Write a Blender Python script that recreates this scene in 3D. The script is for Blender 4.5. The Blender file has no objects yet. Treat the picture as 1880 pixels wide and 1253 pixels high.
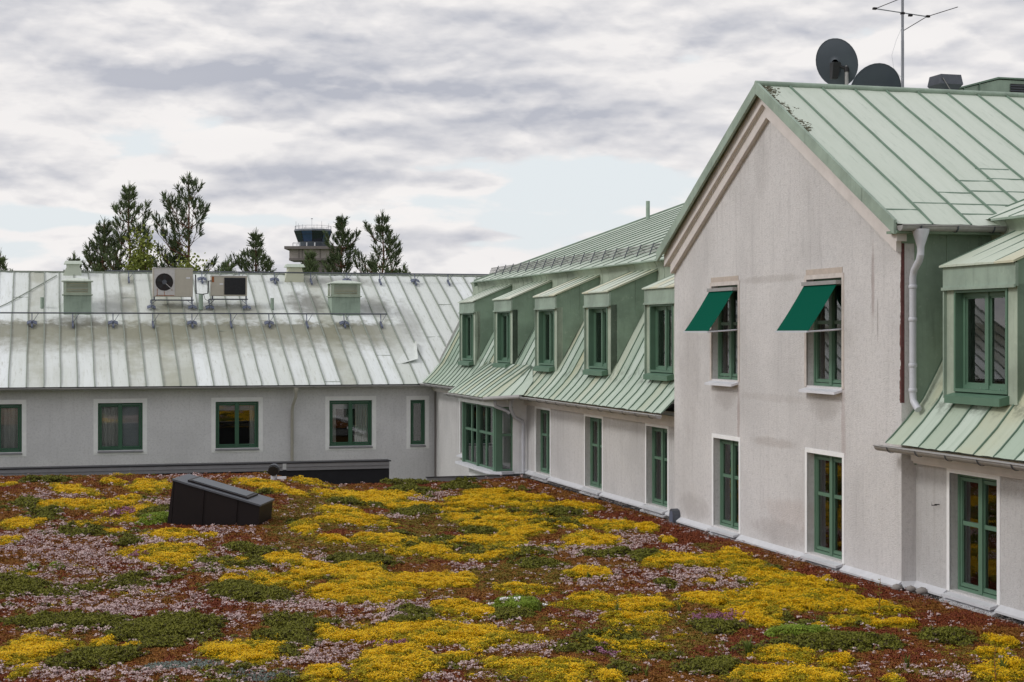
import bpy, math, random
import numpy as np
from mathutils import Vector, Matrix
R = math.radians
random.seed(7); rng = np.random.default_rng(11)
SC = bpy.context.scene; COL = SC.collection
# ------------------------------------------------------------------ camera
cam = bpy.data.cameras.new('camera'); cam.sensor_width = 36; cam.lens = 57.45
cam.shift_y = -0.0077; cam.clip_start = 0.1; cam.clip_end = 6000
co = bpy.data.objects.new('camera', cam); COL.objects.link(co)
co.location = (0, 0, 3.92); co.rotation_euler = (R(90), 0, 0); SC.camera = co
# ------------------------------------------------------------------ light
SUN_AZ, SUN_EL = -108, 38          # degrees clockwise from +Y, elevation
SC.view_settings.view_transform = 'Standard'; SC.view_settings.look = 'None'
SC.view_settings.exposure = 0.14; SC.view_settings.gamma = 1; SC.view_settings.use_curve_mapping = False
sl = bpy.data.lights.new('sun', 'SUN'); sl.energy = 1.1; sl.angle = R(14); sl.color = (1, .98, .955)
so = bpy.data.objects.new('sun', sl); COL.objects.link(so)
az = R(SUN_AZ); el = R(SUN_EL)
sd = Vector((math.sin(az)*math.cos(el), math.cos(az)*math.cos(el), math.sin(el)))
so.rotation_euler = sd.to_track_quat('Z', 'Y').to_euler(); so.location = (0, 0, 40)

W = bpy.data.worlds.new('World'); SC.world = W; W.use_nodes = True
nt = W.node_tree; nt.nodes.clear()
def N(t, ty, **k):
    n = t.nodes.new(ty)
    for a, v in k.items(): setattr(n, a, v)
    return n
def setin(n, **k):
    for a, v in k.items(): n.inputs[a.replace('_', ' ')].default_value = v
def math_(t, op, a, b=None, c=None, clamp=False):
    n = t.nodes.new('ShaderNodeMath'); n.operation = op; n.use_clamp = clamp
    for i, x in enumerate((a, b, c)):
        if x is None: continue
        if isinstance(x, (int, float)): n.inputs[i].default_value = x
        else: t.links.new(x, n.inputs[i])
    return n.outputs[0]
def mixc(t, f, a, b, mode='MIX'):
    n = t.nodes.new('ShaderNodeMix'); n.data_type = 'RGBA'; n.blend_type = mode; n.clamp_factor = True
    for i, x in ((0, f), (6, a), (7, b)):
        if isinstance(x, (int, float)): n.inputs[i].default_value = x
        elif isinstance(x, tuple): n.inputs[i].default_value = (*x[:3], 1)
        else: t.links.new(x, n.inputs[i])
    return n.outputs[2]
def ramp(t, f, stops, interp='LINEAR'):
    n = t.nodes.new('ShaderNodeValToRGB'); n.color_ramp.interpolation = interp
    e = n.color_ramp.elements
    while len(e) < len(stops): e.new(.5)
    for i, (p, c) in enumerate(stops):
        e[i].position = p
        e[i].color = (c, c, c, 1) if isinstance(c, (int, float)) else (*c, 1)
    t.links.new(f, n.inputs[0]); return n.outputs[0]
def smooth(t, x, a, b):
    n = t.nodes.new('ShaderNodeMapRange'); n.interpolation_type = 'SMOOTHSTEP'
    t.links.new(x, n.inputs[0]); n.inputs[1].default_value = a; n.inputs[2].default_value = b
    return n.outputs[0]
def s2l(h):
    c = [int(h[i:i+2], 16)/255 for i in (0, 2, 4)]
    return tuple(x/12.92 if x <= .04045 else ((x+.055)/1.055)**2.4 for x in c)
# sky: Nishita with a broken layer of stratocumulus over it
sky = N(nt, 'ShaderNodeTexSky', sky_type='NISHITA'); sky.sun_disc = False
sky.sun_elevation = el; sky.sun_rotation = az; sky.air_density = 1.2; sky.dust_density = 2.0
tc = N(nt, 'ShaderNodeTexCoord'); sep = N(nt, 'ShaderNodeSeparateXYZ')
nt.links.new(tc.outputs['Generated'], sep.inputs[0])
X, Y, Z = sep.outputs
AZ = math_(nt, 'ARCTAN2', X, Y); EL = math_(nt, 'ARCSINE', Z)
ELp = math_(nt, 'MAXIMUM', EL, 0.0)
den = math_(nt, 'ADD', ELp, 0.13)
def cloudnoise(sx, sy, ox, oy, detail, rough, dist=0.0):
    px = math_(nt, 'MULTIPLY_ADD', math_(nt, 'DIVIDE', X, den), sx, ox)
    py = math_(nt, 'MULTIPLY_ADD', math_(nt, 'DIVIDE', Y, den), sy, oy)
    c = N(nt, 'ShaderNodeCombineXYZ'); nt.links.new(px, c.inputs[0]); nt.links.new(py, c.inputs[1])
    n = N(nt, 'ShaderNodeTexNoise'); nt.links.new(c.outputs[0], n.inputs['Vector'])
    setin(n, Scale=1.0, Detail=detail, Roughness=rough, Distortion=dist)
    return n.outputs['Fac']
def angnoise(sx, sy, ox, oy, detail, rough, dist=0.0):
    c = N(nt, 'ShaderNodeCombineXYZ')
    nt.links.new(math_(nt, 'MULTIPLY_ADD', AZ, sx, ox), c.inputs[0])
    nt.links.new(math_(nt, 'MULTIPLY_ADD', EL, sy, oy), c.inputs[1])
    n = N(nt, 'ShaderNodeTexNoise'); nt.links.new(c.outputs[0], n.inputs['Vector'])
    setin(n, Scale=1.0, Detail=detail, Roughness=rough, Distortion=dist)
    return n.outputs['Fac']
def blob(px, py, rx, ry, amp):           # a bank of cloud (or a gap) seen at azimuth, elevation
    a0, e0 = (px-940)/3000, (612-py)/3000
    dx = math_(nt, 'DIVIDE', math_(nt, 'SUBTRACT', AZ, a0), rx/3000)
    dy = math_(nt, 'DIVIDE', math_(nt, 'SUBTRACT', EL, e0), ry/3000)
    d2_ = math_(nt, 'ADD', math_(nt, 'MULTIPLY', dx, dx), math_(nt, 'MULTIPLY', dy, dy))
    return math_(nt, 'MULTIPLY', math_(nt, 'POWER', 2.718, math_(nt, 'MULTIPLY', d2_, -1.0)), amp)
nA = cloudnoise(.8, .42, 3.1, 7.7, 9, .56, .3)
nB = angnoise(8.5, 27, 1.3, 4.9, 9, .52, .15)
nB2 = angnoise(8.5, 27, 1.3, 4.9+27*.010, 9, .52, .15)
def billow(sx, sy, ox, oy):
    w = angnoise(sx*.9, sy*.9, ox+3, oy+5, 4, .6)
    c = N(nt, 'ShaderNodeCombineXYZ')
    nt.links.new(math_(nt, 'ADD', math_(nt, 'MULTIPLY_ADD', AZ, sx, ox), math_(nt, 'MULTIPLY', w, 1.1)), c.inputs[0])
    nt.links.new(math_(nt, 'ADD', math_(nt, 'MULTIPLY_ADD', EL, sy, oy), math_(nt, 'MULTIPLY', w, 1.1)), c.inputs[1])
    n = N(nt, 'ShaderNodeTexVoronoi', feature='F1'); n.normalize = True; nt.links.new(c.outputs[0], n.inputs['Vector'])
    setin(n, Scale=1.0, Detail=2.0, Roughness=.5); return math_(nt, 'SUBTRACT', 1.0, n.outputs['Distance'])
nC = billow(22, 48, 7.7, 3.1); nC2 = billow(22, 48, 7.7, 3.1+48*.005)
dens = math_(nt, 'ADD', math_(nt, 'MULTIPLY', nA, .55), math_(nt, 'MULTIPLY', nB, .75))
for b in [(1090, 350, 330, 42, -.22), (300, 408, 420, 18, -.20), (1200, 415, 330, 20, -.16), (60, 470, 200, 22, -.10),
          (840, 338, 95, 17, .42), (560, 330, 250, 38, .12), (500, 160, 420, 60, .10), (960, 200, 300, 55, .11), (150, 330, 260, 45, .10),
          (1320, 120, 300, 60, -.03), (620, 280, 100, 22, -.10), (900, 432, 200, 12, .15), (60, 110, 120, 70, -.08), (180, 440, 200, 10, .12)]:
    dens = math_(nt, 'ADD', dens, blob(*b))
hi = smooth(nt, EL, .10, .22)
dens = math_(nt, 'MULTIPLY_ADD', hi, .07, math_(nt, 'ADD', dens, .03))
soft = angnoise(6, 30, 9.3, 2.2, 5, .5)
cover = smooth(nt, math_(nt, 'MULTIPLY_ADD', nC, .30, math_(nt, 'SUBTRACT', dens, .215)), .51, .60)
core = math_(nt, 'MULTIPLY', smooth(nt, dens, .56, .92), .80)
lit = math_(nt, 'ADD', math_(nt, 'MULTIPLY', math_(nt, 'SUBTRACT', nB2, nB), 3.6), math_(nt, 'MULTIPLY', math_(nt, 'SUBTRACT', nC2, nC), 1.6))
core = math_(nt, 'ADD', core, lit)
fine = angnoise(40, 130, 5.0, 1.0, 8, .62, .2)
core = math_(nt, 'ADD', core, math_(nt, 'MULTIPLY_ADD', fine, .22, -.11), clamp=True)
bright = mixc(nt, soft, (8.9, 8.6, 8.4), (7.5, 7.35, 7.4))
grey = mixc(nt, soft, (4.0, 4.2, 4.85), (5.0, 5.1, 5.6))
cl = mixc(nt, core, bright, grey)
clear = mixc(nt, .92, sky.outputs[0], (7.35, 7.8, 8.1))
skyc = mixc(nt, cover, clear, cl)
low = smooth(nt, EL, -.02, -.10)
skyc = mixc(nt, low, skyc, (4.6, 4.7, 4.8))
bg = N(nt, 'ShaderNodeBackground'); setin(bg, Strength=.1)
wo = N(nt, 'ShaderNodeOutputWorld')
W.cycles.sampling_method = 'MANUAL'; W.cycles.sample_map_resolution = 512
nt.links.new(skyc, bg.inputs[0]); nt.links.new(bg.outputs[0], wo.inputs[0])

# ------------------------------------------------------------------ frame of the buildings
TH = R(15.82); P0 = (5.968, 25.04)
D1 = (-math.sin(TH), math.cos(TH)); D2 = (math.cos(TH), math.sin(TH))
def loc2w(v, u, z=0): return (P0[0]+v*D2[0]+u*D1[0], P0[1]+v*D2[1]+u*D1[1], z)
BASE = {}
def tag(o, label=None, cat=None, group=None, kind=None):
    if label: o['label'] = label
    if cat: o['category'] = cat
    if group: o['group'] = group
    if kind: o['kind'] = kind
    return o
def thing(name, label, cat, base=(0, 0, 0), group=None):
    """Empty at local (v,u,z) in the building frame."""
    o = bpy.data.objects.new(name, None); COL.objects.link(o)
    o.location = loc2w(*base); o.rotation_euler = (0, 0, TH); o.empty_display_size = .3
    BASE[o.name] = base; tag(o, label, cat, group); return o
def wthing(name, label, cat, loc, rz=0, group=None):
    o = bpy.data.objects.new(name, None); COL.objects.link(o)
    o.location = loc; o.rotation_euler = (0, 0, rz); BASE[o.name] = (0, 0, 0); tag(o, label, cat, group); return o
class MB:
    def __init__(s): s.v = []; s.f = []; s.m = []; s.sm = []
    def add(s, vs, fs, mi=0, smooth=False):
        n = len(s.v); s.v += [tuple(p) for p in vs]
        s.f += [tuple(n+i for i in f) for f in fs]; s.m += [mi]*len(fs); s.sm += [smooth]*len(fs); return s
    def quad(s, a, b, c, d, mi=0): return s.add([a, b, c, d], [(0, 1, 2, 3)], mi)
    def box(s, x0, x1, y0, y1, z0, z1, mi=0):
        x0, x1 = sorted((x0, x1)); y0, y1 = sorted((y0, y1)); z0, z1 = sorted((z0, z1))
        return s.add([(x0, y0, z0), (x1, y0, z0), (x1, y1, z0), (x0, y1, z0), (x0, y0, z1), (x1, y0, z1), (x1, y1, z1), (x0, y1, z1)],
                     [(0, 3, 2, 1), (4, 5, 6, 7), (0, 1, 5, 4), (1, 2, 6, 5), (2, 3, 7, 6), (3, 0, 4, 7)], mi)
    def hexa(s, p, mi=0):     # 8 points, bottom ring then top ring
        return s.add(p, [(0, 3, 2, 1), (4, 5, 6, 7), (0, 1, 5, 4), (1, 2, 6, 5), (2, 3, 7, 6), (3, 0, 4, 7)], mi)
    def tube(s, pts, r, n=8, mi=0, cap=True, r_end=None):
        pts = [Vector(p) for p in pts]; rings = []
        up = Vector((0, 0, 1)) if abs((pts[1]-pts[0]).normalized().z) < .9 else Vector((1, 0, 0))
        vs = []; fs = []
        for i, p in enumerate(pts):
            t = (pts[min(i+1, len(pts)-1)]-pts[max(i-1, 0)]).normalized()
            a = t.cross(up).normalized(); b = a.cross(t)
            rr = r[i] if isinstance(r, (list, tuple)) else r
            for k in range(n):
                q = 2*math.pi*k/n; vs.append(p+(a*math.cos(q)+b*math.sin(q))*rr)
        for i in range(len(pts)-1):
            for k in range(n):
                fs.append((i*n+k, i*n+(k+1) % n, (i+1)*n+(k+1) % n, (i+1)*n+k))
        s.add(vs, fs, mi, n > 5)
        if cap:
            s.add(vs[:n], [tuple(range(n))], mi); s.add(vs[-n:], [tuple(range(n))[::-1]], mi)
        return s
    def prism(s, poly, vec, mi=0):
        n = len(poly); v2 = [tuple(a+b for a, b in zip(p, vec)) for p in poly]
        return s.add(list(poly)+v2, [tuple(range(n))[::-1], tuple(range(n, 2*n))]+[(i, (i+1) % n, n+(i+1) % n, n+i) for i in range(n)], mi)
    def lathe(s, prof, n=24, c=(0, 0, 0), mi=0):
        vs = []; fs = []
        for r, z in prof:
            for k in range(n):
                q = 2*math.pi*k/n; vs.append((c[0]+r*math.cos(q), c[1]+r*math.sin(q), c[2]+z))
        for i in range(len(prof)-1):
            for k in range(n): fs.append((i*n+k, i*n+(k+1) % n, (i+1)*n+(k+1) % n, (i+1)*n+k))
        return s.add(vs, fs, mi, True)
    def build(s, name, mat, parent=None, base=None, recalc=True):
        me = bpy.data.meshes.new(name)
        b = base if base is not None else (BASE.get(parent.name, (0, 0, 0)) if parent else (0, 0, 0))
        me.from_pydata([(x-b[0], y-b[1], z-b[2]) for x, y, z in s.v], [], s.f)
        mats = mat if isinstance(mat, (list, tuple)) else [mat]
        for m in mats: me.materials.append(m)
        me.polygons.foreach_set('material_index', s.m); me.polygons.foreach_set('use_smooth', s.sm)
        me.update()
        o = bpy.data.objects.new(name, me); COL.objects.link(o)
        if parent: o.parent = parent; BASE[o.name] = b
        return o
# ------------------------------------------------------------------ materials
MAT = {}
def mat(name, fn):
    m = bpy.data.materials.new(name); m.use_nodes = True; t = m.node_tree
    p = t.nodes['Principled BSDF']; fn(t, p); MAT[name] = m; return m
def coord(t, kind='Object', scale=(1, 1, 1), off=(0, 0, 0)):
    c = N(t, 'ShaderNodeTexCoord'); mp = N(t, 'ShaderNodeMapping')
    t.links.new(c.outputs[kind], mp.inputs[0]); mp.inputs['Scale'].default_value = scale; mp.inputs['Location'].default_value = off
    return mp.outputs[0]
def noise(t, vec, scale, detail=5, rough=.55, dist=0):
    n = N(t, 'ShaderNodeTexNoise'); t.links.new(vec, n.inputs['Vector'])
    setin(n, Scale=scale, Detail=detail, Roughness=rough, Distortion=dist); return n.outputs['Fac']
def bump(t, p, h, strength=.3, dist=.01):
    b = N(t, 'ShaderNodeBump'); setin(b, Strength=strength, Distance=dist)
    t.links.new(h, b.inputs['Height']); t.links.new(b.outputs[0], p.inputs['Normal'])
def zc(t):
    s = N(t, 'ShaderNodeSeparateXYZ'); t.links.new(coord(t), s.inputs[0]); return s.outputs
def simple(name, c, rough=.6, metal=0, var=.12, scale=6, spec=.5):
    def fn(t, p):
        v = coord(t); n = noise(t, v, scale, 6, .6)
        t.links.new(mixc(t, n, tuple(x*(1-var*2) for x in c), tuple(min(1, x*(1+var*1.5)) for x in c)), p.inputs['Base Color'])
        setin(p, Roughness=rough, Metallic=metal); p.inputs['Specular IOR Level'].default_value = spec
        bump(t, p, noise(t, v, scale*9, 3), .12, .004)
    return mat(name, fn)
def stucco(name, c, dirt, stain_amt=.5, base_wash=.0, rough_amt=.9, edge=False):
    def fn(t, p):
        v = coord(t)
        big = noise(t, v, .55, 6, .6, .3); mid = noise(t, v, 3.2, 6, .65)
        streak = noise(t, coord(t, scale=(5, 5, .28)), 1.6, 6, .62)
        gr = noise(t, v, 14, 6, .9)
        col = mixc(t, smooth(t, big, .35, .7), c, tuple(x*.86 for x in c))
        f = math_(t, 'MULTIPLY', smooth(t, streak, .50, .80), stain_amt)
        X_, Y_, Z_ = zc(t)
        if edge:   # more weathered high on the wall
            f = math_(t, 'MULTIPLY', f, math_(t, 'MULTIPLY_ADD', smooth(t, Z_, 3.5, 8.0), .9, .5))
        col = mixc(t, f, col, dirt)
        col = mixc(t, math_(t, 'MULTIPLY', smooth(t, mid, .58, .78), .35), col, tuple(x*.72 for x in c))
        if edge:
            for (y0, z0, ry, rz, a, cc) in [(3.6, .75, 1.5, .28, .4, 'b9a49c'), (4.6, 1.95, 1.1, .10, .4, '97887c'), (4.7, 4.9, 1.6, .08, .35, '94897f'), (4.6, 2.75, 1.9, .08, .22, '97887c'), (.9, 4.7, .06, .7, .6, '8a6a66'),
                                    (6.15, 2.3, .07, .75, .55, '94706a'), (1.9, 2.3, .09, .8, .4, '94706a'), (0.75, 4.1, .03, .4, .6, '7a6a66'), (3.0, 4.3, .9, .5, .25, '8c8580'), (5.1, 7.0, .35, .7, .18, '7d7672'), (2.6, 2.7, .6, .28, .4, '857b74'), (6.8, 2.7, .6, .28, .4, '857b74'), (4.2, .35, 1.4, .25, .4, '8b7a72'), (8.4, .4, .9, .3, .35, '8b8078'), (8.6, 3.2, .6, 1.6, .3, '8f8681')]:
                dy = math_(t, 'DIVIDE', math_(t, 'SUBTRACT', Y_, y0), ry); dz = math_(t, 'DIVIDE', math_(t, 'SUBTRACT', Z_, z0), rz)
                d = math_(t, 'ADD', math_(t, 'MULTIPLY', dy, dy), math_(t, 'MULTIPLY', dz, dz))
                d = math_(t, 'ADD', d, math_(t, 'MULTIPLY_ADD', mid, 2.2, -1.1))
                k = math_(t, 'MULTIPLY', smooth(t, d, 1.3, .1), a)
                k = math_(t, 'MULTIPLY', k, math_(t, 'ADD', gr, .25, clamp=True))
                col = mixc(t, k, col, s2l(cc))
        fs = noise(t, coord(t, scale=(14, 14, .5)), 2.2, 5, .7)
        col = mixc(t, math_(t, 'MULTIPLY', smooth(t, fs, .56, .72), .22 if edge else .1), col, tuple(x*.6 for x in c))
        col = mixc(t, math_(t, 'MULTIPLY', smooth(t, gr, .49, .60), .42), col, tuple(x*.60 for x in c))
        t.links.new(col, p.inputs['Base Color']); setin(p, Roughness=.95); p.inputs['Specular IOR Level'].default_value = .2
        h = math_(t, 'ADD', noise(t, v, 42, 4, .7), math_(t, 'MULTIPLY', noise(t, v, 130, 2, .6), .5))
        bump(t, p, h, rough_amt, .02)
    return mat(name, fn)
stucco('stucco_gable', s2l('e6e3e2'), s2l('969192'), .42, edge=True)
stucco('stucco_wing', s2l('d9d7d6'), s2l('938b85'), .35)
stucco('stucco_back', s2l('e3e2e4'), s2l('8a8684'), .18, rough_amt=.6)
simple('white_trim', s2l('f6f6f6'), .7, var=.09, scale=5)
simple('trim_weathered', s2l('cfc6bf'), .85, var=.16, scale=7)
simple('lintel_bare', s2l('c0b3a8'), .9, var=.14, scale=9)
simple('cornice', s2l('dcd5d1'), .8, var=.12, scale=3)
simple('sheet_white', s2l('dfe0e6'), .45, var=.07, scale=4)
simple('red_scar', s2l('6d4644'), .95, var=.4, scale=14)
simple('green_paint', s2l('5b7b66'), .5, var=.1, scale=3)
simple('green_dark_paint', s2l('386049'), .5, var=.1, scale=3)
simple('black_felt', s2l('26262a'), .9, var=.2, scale=5)
simple('dark_metal', s2l('1c1516'), .5, metal=.0, var=.3, scale=1.5, spec=.25)
simple('black_plastic', s2l('17171a'), .5)
simple('fan_dark', s2l('1a0f10'), .6)
simple('galv', s2l('a2a09e'), .5, metal=.25, var=.15, scale=12)
simple('galv_dark', s2l('5c6068'), .5, metal=.5, var=.15, scale=12)
simple('bracket_blue', s2l('646b7e'), .6, metal=.2, var=.12, scale=9)
simple('pipe_white', s2l('c9cbd2'), .4, var=.08, scale=7)
simple('pipe_beige', s2l('b2ada2'), .5, var=.1, scale=7)
simple('flash_white', s2l('cfd0d4'), .55, var=.1, scale=6)
simple('flash_grey', s2l('8f8f92'), .6, var=.1, scale=6)
simple('ac_beige', s2l('b9b3a6'), .6, var=.06, scale=4)
simple('ac_light', s2l('c6c3c2'), .6, var=.12, scale=8)
simple('rust', s2l('9a5a2e'), .9, var=.3, scale=20)
simple('ac_coil', s2l('24262d'), .55, var=.2, scale=10)
simple('dish_grey', s2l('4a525b'), .42, var=.08, scale=3)
simple('dish_grey_light', s2l('6a6f78'), .5, var=.08, scale=3)
simple('concrete', s2l('a39b98'), .9, var=.1, scale=1.2)
simple('concrete_dark', s2l('7b7473'), .9, var=.1, scale=1.2)
simple('antenna_metal', s2l('8a8c92'), .4, metal=.6)
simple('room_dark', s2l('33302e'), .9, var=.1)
simple('curtain', s2l('f4f2ee'), .9, var=.05)
simple('blind', s2l('e4e8ee'), .8, var=.04)
simple('trunk_bark', s2l('6b4a37'), .9, var=.3, scale=8)
simple('rubble', s2l('96908c'), .9, var=.2, scale=12)
def _roofbase(name, light, mid, dark, axis, metalz=None, olive=None, seam=False):
    """patinated standing seam sheet. axis: coordinate index that runs along the eave"""
    def fn(t, p):
        v = coord(t); inf = N(t, 'ShaderNodeObjectInfo').outputs['Random']
        sc = [.35, .35, .35]; sc[axis] = 5.0
        streak = noise(t, coord(t, scale=tuple(sc)), 1.5, 7, .65)
        sc2 = [1.2, 1.2, 1.2]; sc2[axis] = 9.0
        streak2 = noise(t, coord(t, scale=tuple(sc2), off=(3, 5, 1)), 1.5, 6, .7)
        big = noise(t, v, .7, 6, .6)
        col = mixc(t, math_(t, 'MULTIPLY', inf, .9), light, mid)
        col = mixc(t, math_(t, 'MULTIPLY', smooth(t, streak, .42, .7), .6), col, mid)
        col = mixc(t, math_(t, 'MULTIPLY', smooth(t, streak2, .52, .76), .55), col, dark)
        if olive:
            o = math_(t, 'FRACT', math_(t, 'MULTIPLY', inf, 7.31))
            f = math_(t, 'MULTIPLY', smooth(t, o, .52, .8), math_(t, 'MULTIPLY_ADD', smooth(t, big, .35, .65), .5, .3))
            col = mixc(t, f, col, olive)
        if metalz: col = metalz(t, col, v, streak, streak2, big)
        sp = noise(t, v, 26, 3, .6)
        col = mixc(t, math_(t, 'MULTIPLY', smooth(t, sp, .66, .74), .5), col, dark)
        t.links.new(col, p.inputs['Base Color']); setin(p, Roughness=.5); p.inputs['Specular IOR Level'].default_value = .35
        t.links.new(math_(t, 'MULTIPLY_ADD', streak, .3, .36), p.inputs['Roughness'])
        bump(t, p, big, .35, .05)
    return mat(name, fn)
def zinc_stains(t, col, v, streak, streak2, big):
    X_, Y_, Z_ = zc(t)
    n = noise(t, v, 2.1, 6, .65)
    zz = math_(t, 'ADD', Z_, math_(t, 'MULTIPLY_ADD', n, 1.0, -.5))
    st = math_(t, 'MULTIPLY', smooth(t, zz, 3.0, 3.95), smooth(t, zz, 4.45, 4.15))     # dirt washed down below the rail
    st = math_(t, 'MULTIPLY', st, smooth(t, X_, 1.0, -1.5))
    col = mixc(t, math_(t, 'MULTIPLY', st, .9), col, s2l('84836f'))
    st2 = math_(t, 'MULTIPLY', smooth(t, zz, 4.2, 4.7), smooth(t, zz, 5.1, 4.85))      # and below the units on legs
    st2 = math_(t, 'MULTIPLY', math_(t, 'MULTIPLY', st2, smooth(t, X_, -9.4, -8.6)), smooth(t, X_, -4.6, -5.4))
    col = mixc(t, math_(t, 'MULTIPLY', st2, .7), col, s2l('85846f'))
    for (x0, z0, rx, rz, a) in [(-3.3, 5.0, .8, .55, .8), (-.9, 4.9, .9, .5, .65), (-2, 5.9, 1.8, .25, .6), (-10.2, 5.0, .8, .5, .5), (.3, 4.4, .5, .9, .4), (-11.6, 4.3, 1.1, .3, .7)]:
        dx = math_(t, 'DIVIDE', math_(t, 'SUBTRACT', X_, x0), rx); dz = math_(t, 'DIVIDE', math_(t, 'SUBTRACT', Z_, z0), rz)
        d = math_(t, 'ADD', math_(t, 'MULTIPLY', dx, dx), math_(t, 'MULTIPLY', dz, dz))
        d = math_(t, 'ADD', d, math_(t, 'MULTIPLY_ADD', n, 2.4, -1.2))
        col = mixc(t, math_(t, 'MULTIPLY', smooth(t, d, 1.3, 0), a), col, s2l('706f66'))
    return col
_roofbase('zinc', s2l('ecf1f1'), s2l('d3d8d1'), s2l('9c9e8c'), 0, zinc_stains, s2l('a0a18c'))
_roofbase('copper_gable', s2l('d0d8cc'), s2l('c1cbbd'), s2l('a0ae9e'), 0)
def eave_pale(t, col, v, streak, streak2, big):
    X_, Y_, Z_ = zc(t)
    col = mixc(t, math_(t, 'MULTIPLY', smooth(t, Z_, 3.3, 2.3), .45), col, s2l('bccab8'))
    n = noise(t, v, 3.4, 6, .7)
    g = math_(t, 'MULTIPLY', math_(t, 'MULTIPLY', smooth(t, Z_, 2.62, 2.9), smooth(t, Z_, 3.25, 2.95)), smooth(t, n, .46, .62))
    return mixc(t, math_(t, 'MULTIPLY', g, .7), col, s2l('5d6558'))
_roofbase('copper_mansard', s2l('c9d4c9'), s2l('90a592'), s2l('7d907f'), 1, eave_pale, s2l('b9b493'))
_roofbase('copper_upper', s2l('c2cdbf'), s2l('b2c0af'), s2l('8e9d8c'), 1)
_roofbase('copper_dormer', s2l('d2d6c8'), s2l('bcc8b6'), s2l('93a08e'), 1, None, s2l('c9c3a4'))
simple('seam_zinc', s2l('8f978c'), .6, var=.15)
simple('seam_shaded', s2l('5b6e5f'), .7, var=.15)  # darker seam green, shadow along the upper roof seams put into the colour
simple('seam_green', s2l('6f8676'), .6, var=.15)
def clad(name, c):
    def fn(t, p):
        v = coord(t); a = noise(t, v, 1.3, 6, .6); s = noise(t, coord(t, scale=(7, 7, .6)), 1.5, 7, .7); g = noise(t, v, 11, 4, .7)
        col = mixc(t, smooth(t, a, .35, .68), tuple(x*1.1 for x in c), tuple(x*.8 for x in c))
        col = mixc(t, math_(t, 'MULTIPLY', smooth(t, s, .5, .75), .45), col, tuple(x*.55 for x in c))
        col = mixc(t, math_(t, 'MULTIPLY', smooth(t, g, .58, .75), .3), col, s2l('c3cdbd'))
        t.links.new(col, p.inputs['Base Color']); t.links.new(math_(t, 'MULTIPLY_ADD', a, .3, .42), p.inputs['Roughness']); p.inputs['Specular IOR Level'].default_value = .35
        bump(t, p, noise(t, v, 1.8, 3, .5), .5, .06)
    return mat(name, fn)
clad('copper_clad', s2l('889c8a')); clad('copper_clad_pale', s2l('a8b4a2')); clad('copper_fascia', s2l('97a899'))
simple('moss', s2l('6f6b58'), .95, var=.4, scale=20)
def fn(t, p):
    v = coord(t); X_, Y_, Z_ = zc(t)
    w = N(t, 'ShaderNodeTexWave'); t.links.new(v, w.inputs['Vector']); setin(w, Scale=14.0, Distortion=.2); w.bands_direction = 'Y'
    t.links.new(mixc(t, math_(t, 'MULTIPLY', w.outputs['Fac'], .5), s2l('005543'), s2l('004737')), p.inputs['Base Color'])
    setin(p, Roughness=.95); p.inputs['Specular IOR Level'].default_value = .08
mat('awning_fabric', fn)
def glass(name, tint, refl=1.0, ior=1.6):
    m = bpy.data.materials.new(name); m.use_nodes = True; t = m.node_tree; t.nodes.clear()
    tr = N(t, 'ShaderNodeBsdfTransparent'); tr.inputs[0].default_value = (*tint, 1)
    gl = N(t, 'ShaderNodeBsdfGlossy'); gl.inputs['Roughness'].default_value = .012; gl.inputs[0].default_value = (refl, refl, refl, 1)
    nz = noise(t, coord(t), 1.7, 2); b = N(t, 'ShaderNodeBump'); setin(b, Strength=.012, Distance=.03); t.links.new(nz, b.inputs['Height'])
    t.links.new(b.outputs[0], gl.inputs['Normal'])
    fr = N(t, 'ShaderNodeFresnel'); fr.inputs[0].default_value = ior
    mx = N(t, 'ShaderNodeMixShader'); t.links.new(fr.outputs[0], mx.inputs[0]); t.links.new(tr.outputs[0], mx.inputs[1]); t.links.new(gl.outputs[0], mx.inputs[2])
    o = N(t, 'ShaderNodeOutputMaterial'); t.links.new(mx.outputs[0], o.inputs[0]); MAT[name] = m
glass('glass', (.90, .92, .91), 1.0, 2.0)
simple('glass_cab_sky', s2l('1a2836'), .12, var=.25, scale=.15, spec=.9)  # opaque cab panes, blue sky reflection put into the base colour
simple('glass_cab_sky_light', s2l('31486a'), .12, var=.2, scale=.2, spec=.9)  # paler panes, stronger sky reflection put into the colour
def leafmat(name, c1, c2, rough=.7, trans=.25):
    def fn(t, p):
        inf = N(t, 'ShaderNodeObjectInfo').outputs['Random']
        g = N(t, 'ShaderNodeNewGeometry').outputs['Random Per Island']
        n = noise(t, coord(t), .9, 4)
        f = math_(t, 'MULTIPLY_ADD', g, .6, math_(t, 'MULTIPLY', inf, .4))
        t.links.new(mixc(t, f, c1, c2), p.inputs['Base Color']); setin(p, Roughness=rough)
        p.inputs['Specular IOR Level'].default_value = .25
    return mat(name, fn)
leafmat('pine_needles', s2l('3e4c33'), s2l('6f7d54'))
leafmat('birch_leaf', s2l('5c6a30'), s2l('8c9242'))
leafmat('yellow_petal', s2l('e0b000'), s2l('f4cc12'), .6)
leafmat('yellow_green_leaf', s2l('8a8614'), s2l('b09c1a'))
leafmat('orange_leaf', s2l('8a5a26'), s2l('a8772a'))
leafmat('green_leaf', s2l('585a1c'), s2l('80802a'))
leafmat('dark_leaf', s2l('403f26'), s2l('5a4c38'))
leafmat('lime_leaf', s2l('66802a'), s2l('93a436'))
leafmat('olive_leaf', s2l('6c6420'), s2l('8a6c28'))
leafmat('red_leaf', s2l('6a301e'), s2l('8c4a28'))
leafmat('brown_leaf', s2l('74491f'), s2l('9c6a2c'))
leafmat('pink_petal', s2l('b89a98'), s2l('dccac8'))
leafmat('magenta_petal', s2l('86506a'), s2l('b07f98'))
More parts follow.
